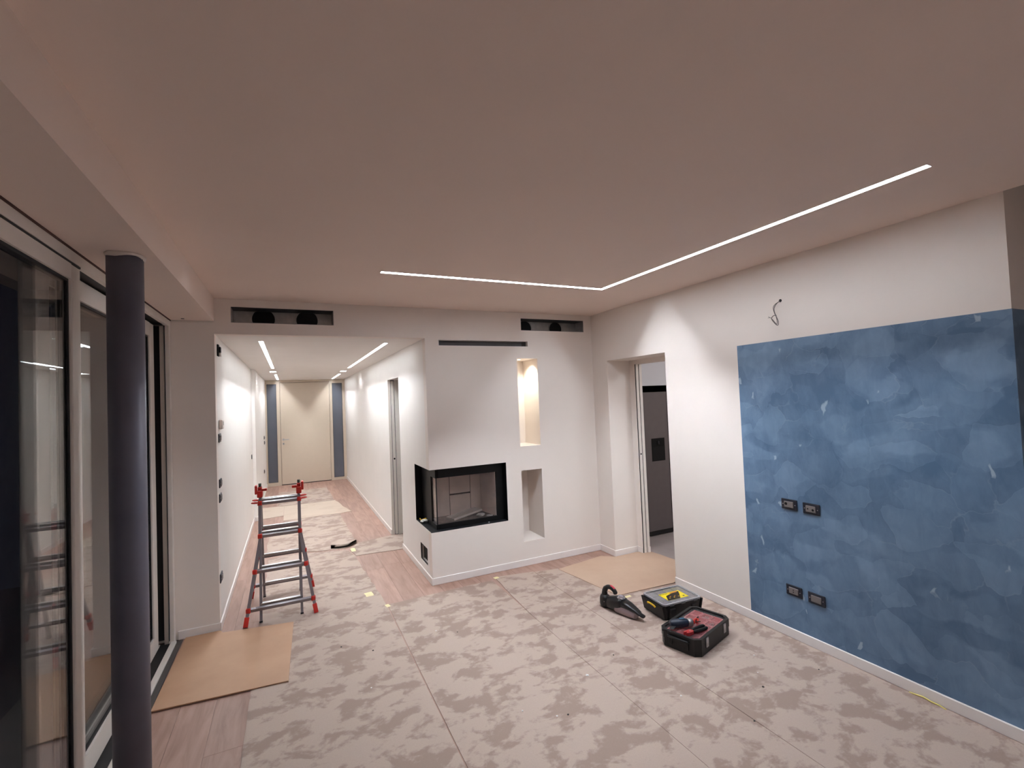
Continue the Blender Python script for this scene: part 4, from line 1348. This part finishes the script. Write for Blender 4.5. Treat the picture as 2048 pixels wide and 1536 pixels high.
tmp = bpy.data.objects.new('label_text_curve', tx); COL.objects.link(tmp)
bpy.context.view_layer.update()
me = bpy.data.meshes.new_from_object(tmp.evaluated_get(bpy.context.evaluated_depsgraph_get()))
bpy.data.objects.remove(tmp)
to = bpy.data.objects.new('label_text', me); COL.objects.link(to); to.parent = lab; to.location = (-.092, .022, lz + .0012)
me.materials.clear(); me.materials.append(mat('label_black', (34, 30, 28)))
b = MB(); b.box(.066, .082, -.062, -.050, lz + .0006, lz + .0010); b.build('label_mark', mat('label_black', (34, 30, 28)), lab)

# ------------------------------------------------------------------ handheld vacuum
V = empty('handheld_vacuum', (2.338, 3.315, .0047), math.atan2(-.969, .248))
tag(V, 'black handheld vacuum with curved handle and red trigger on the floor', 'vacuum')
VBLK = mat('black_vacuum_shell', (13, 13, 15), .35, var=.1)


def ell(x, hy, z0, z1, n=20, sq=.75):
    zc, hz = (z0 + z1) / 2, (z1 - z0) / 2
    out = []
    for i in range(n):
        a_ = 2 * PI * i / n
        c_, s_ = math.cos(a_), math.sin(a_)
        out.append((x, hy * math.copysign(abs(c_) ** sq, c_), zc + hz * math.copysign(abs(s_) ** sq, s_)))
    return out


b = MB(); b.loft([ell(.004, .034, .006, .105), ell(.012, .040, .002, .112), ell(.050, .042, .002, .108), ell(.070, .036, .012, .100)]); b.build('rear_housing', VBLK, V)
b = MB(); b.loft([ell(.060, .036, .012, .098), ell(.095, .047, .010, .110), ell(.150, .053, .014, .125), ell(.200, .052, .030, .128), ell(.225, .050, .045, .126)]); b.build('motor_body', VBLK, V)
b = MB(); b.loft([ell(.215, .050, .050, .126), ell(.280, .043, .060, .106), ell(.345, .031, .050, .080), ell(.372, .027, .042, .066), ell(.378, .021, .038, .058), ell(.412, .020, .030, .050)]); b.build('nozzle', VBLK, V)
DUST = mat('smoky_dust_cup', (150, 132, 134), .25, var=.06)
b = MB(); b.loft([ell(.165, .050, .002, .100), ell(.240, .050, .001, .088), ell(.325, .038, .001, .064), ell(.342, .034, .004, .054)]); b.build('dust_cup', DUST, V)
hp = curve_pts([(.030, 0, .095), (.035, 0, .140), (.062, 0, .172), (.102, 0, .178), (.136, 0, .160), (.148, 0, .136)], 6)
b = MB(); b.tube(hp, [.024] * 4 + [.022] * 6 + [.018] * (len(hp) - 12) + [.016, .011], 14); hd = b.build('handle', VBLK, V)
b = MB(); b.loft([ell(.098, .010, .184, .1985, 12), ell(.118, .011, .178, .195, 12), ell(.138, .011, .166, .182, 12), ell(.150, .009, .150, .166, 12)]); b.build('trigger', mat('crimson_trigger', (200, 40, 62), .4), hd)
b = MB(); M = Matrix.Translation((.200, 0, .120)) @ Matrix.Rotation(math.radians(8), 4, 'Y')
b.lathe([(.034, 0), (.035, .008), (.030, .015), (.018, .017)], M, 28); bt_ = b.build('power_button', mat('silver_chrome_ring', (196, 192, 196), .2, metal=.8), V)
b = MB(); b.lathe([(.018, .0171), (.016, .0195), (.004, .0205)], M, 20); b.build('button_cap', mat('mauve_button', (150, 138, 144), .3), bt_)
b = MB(); b.box(.055, .062, -.048, -.0405, .060, .068, bev=.002); b.build('side_screw', STEEL, V)
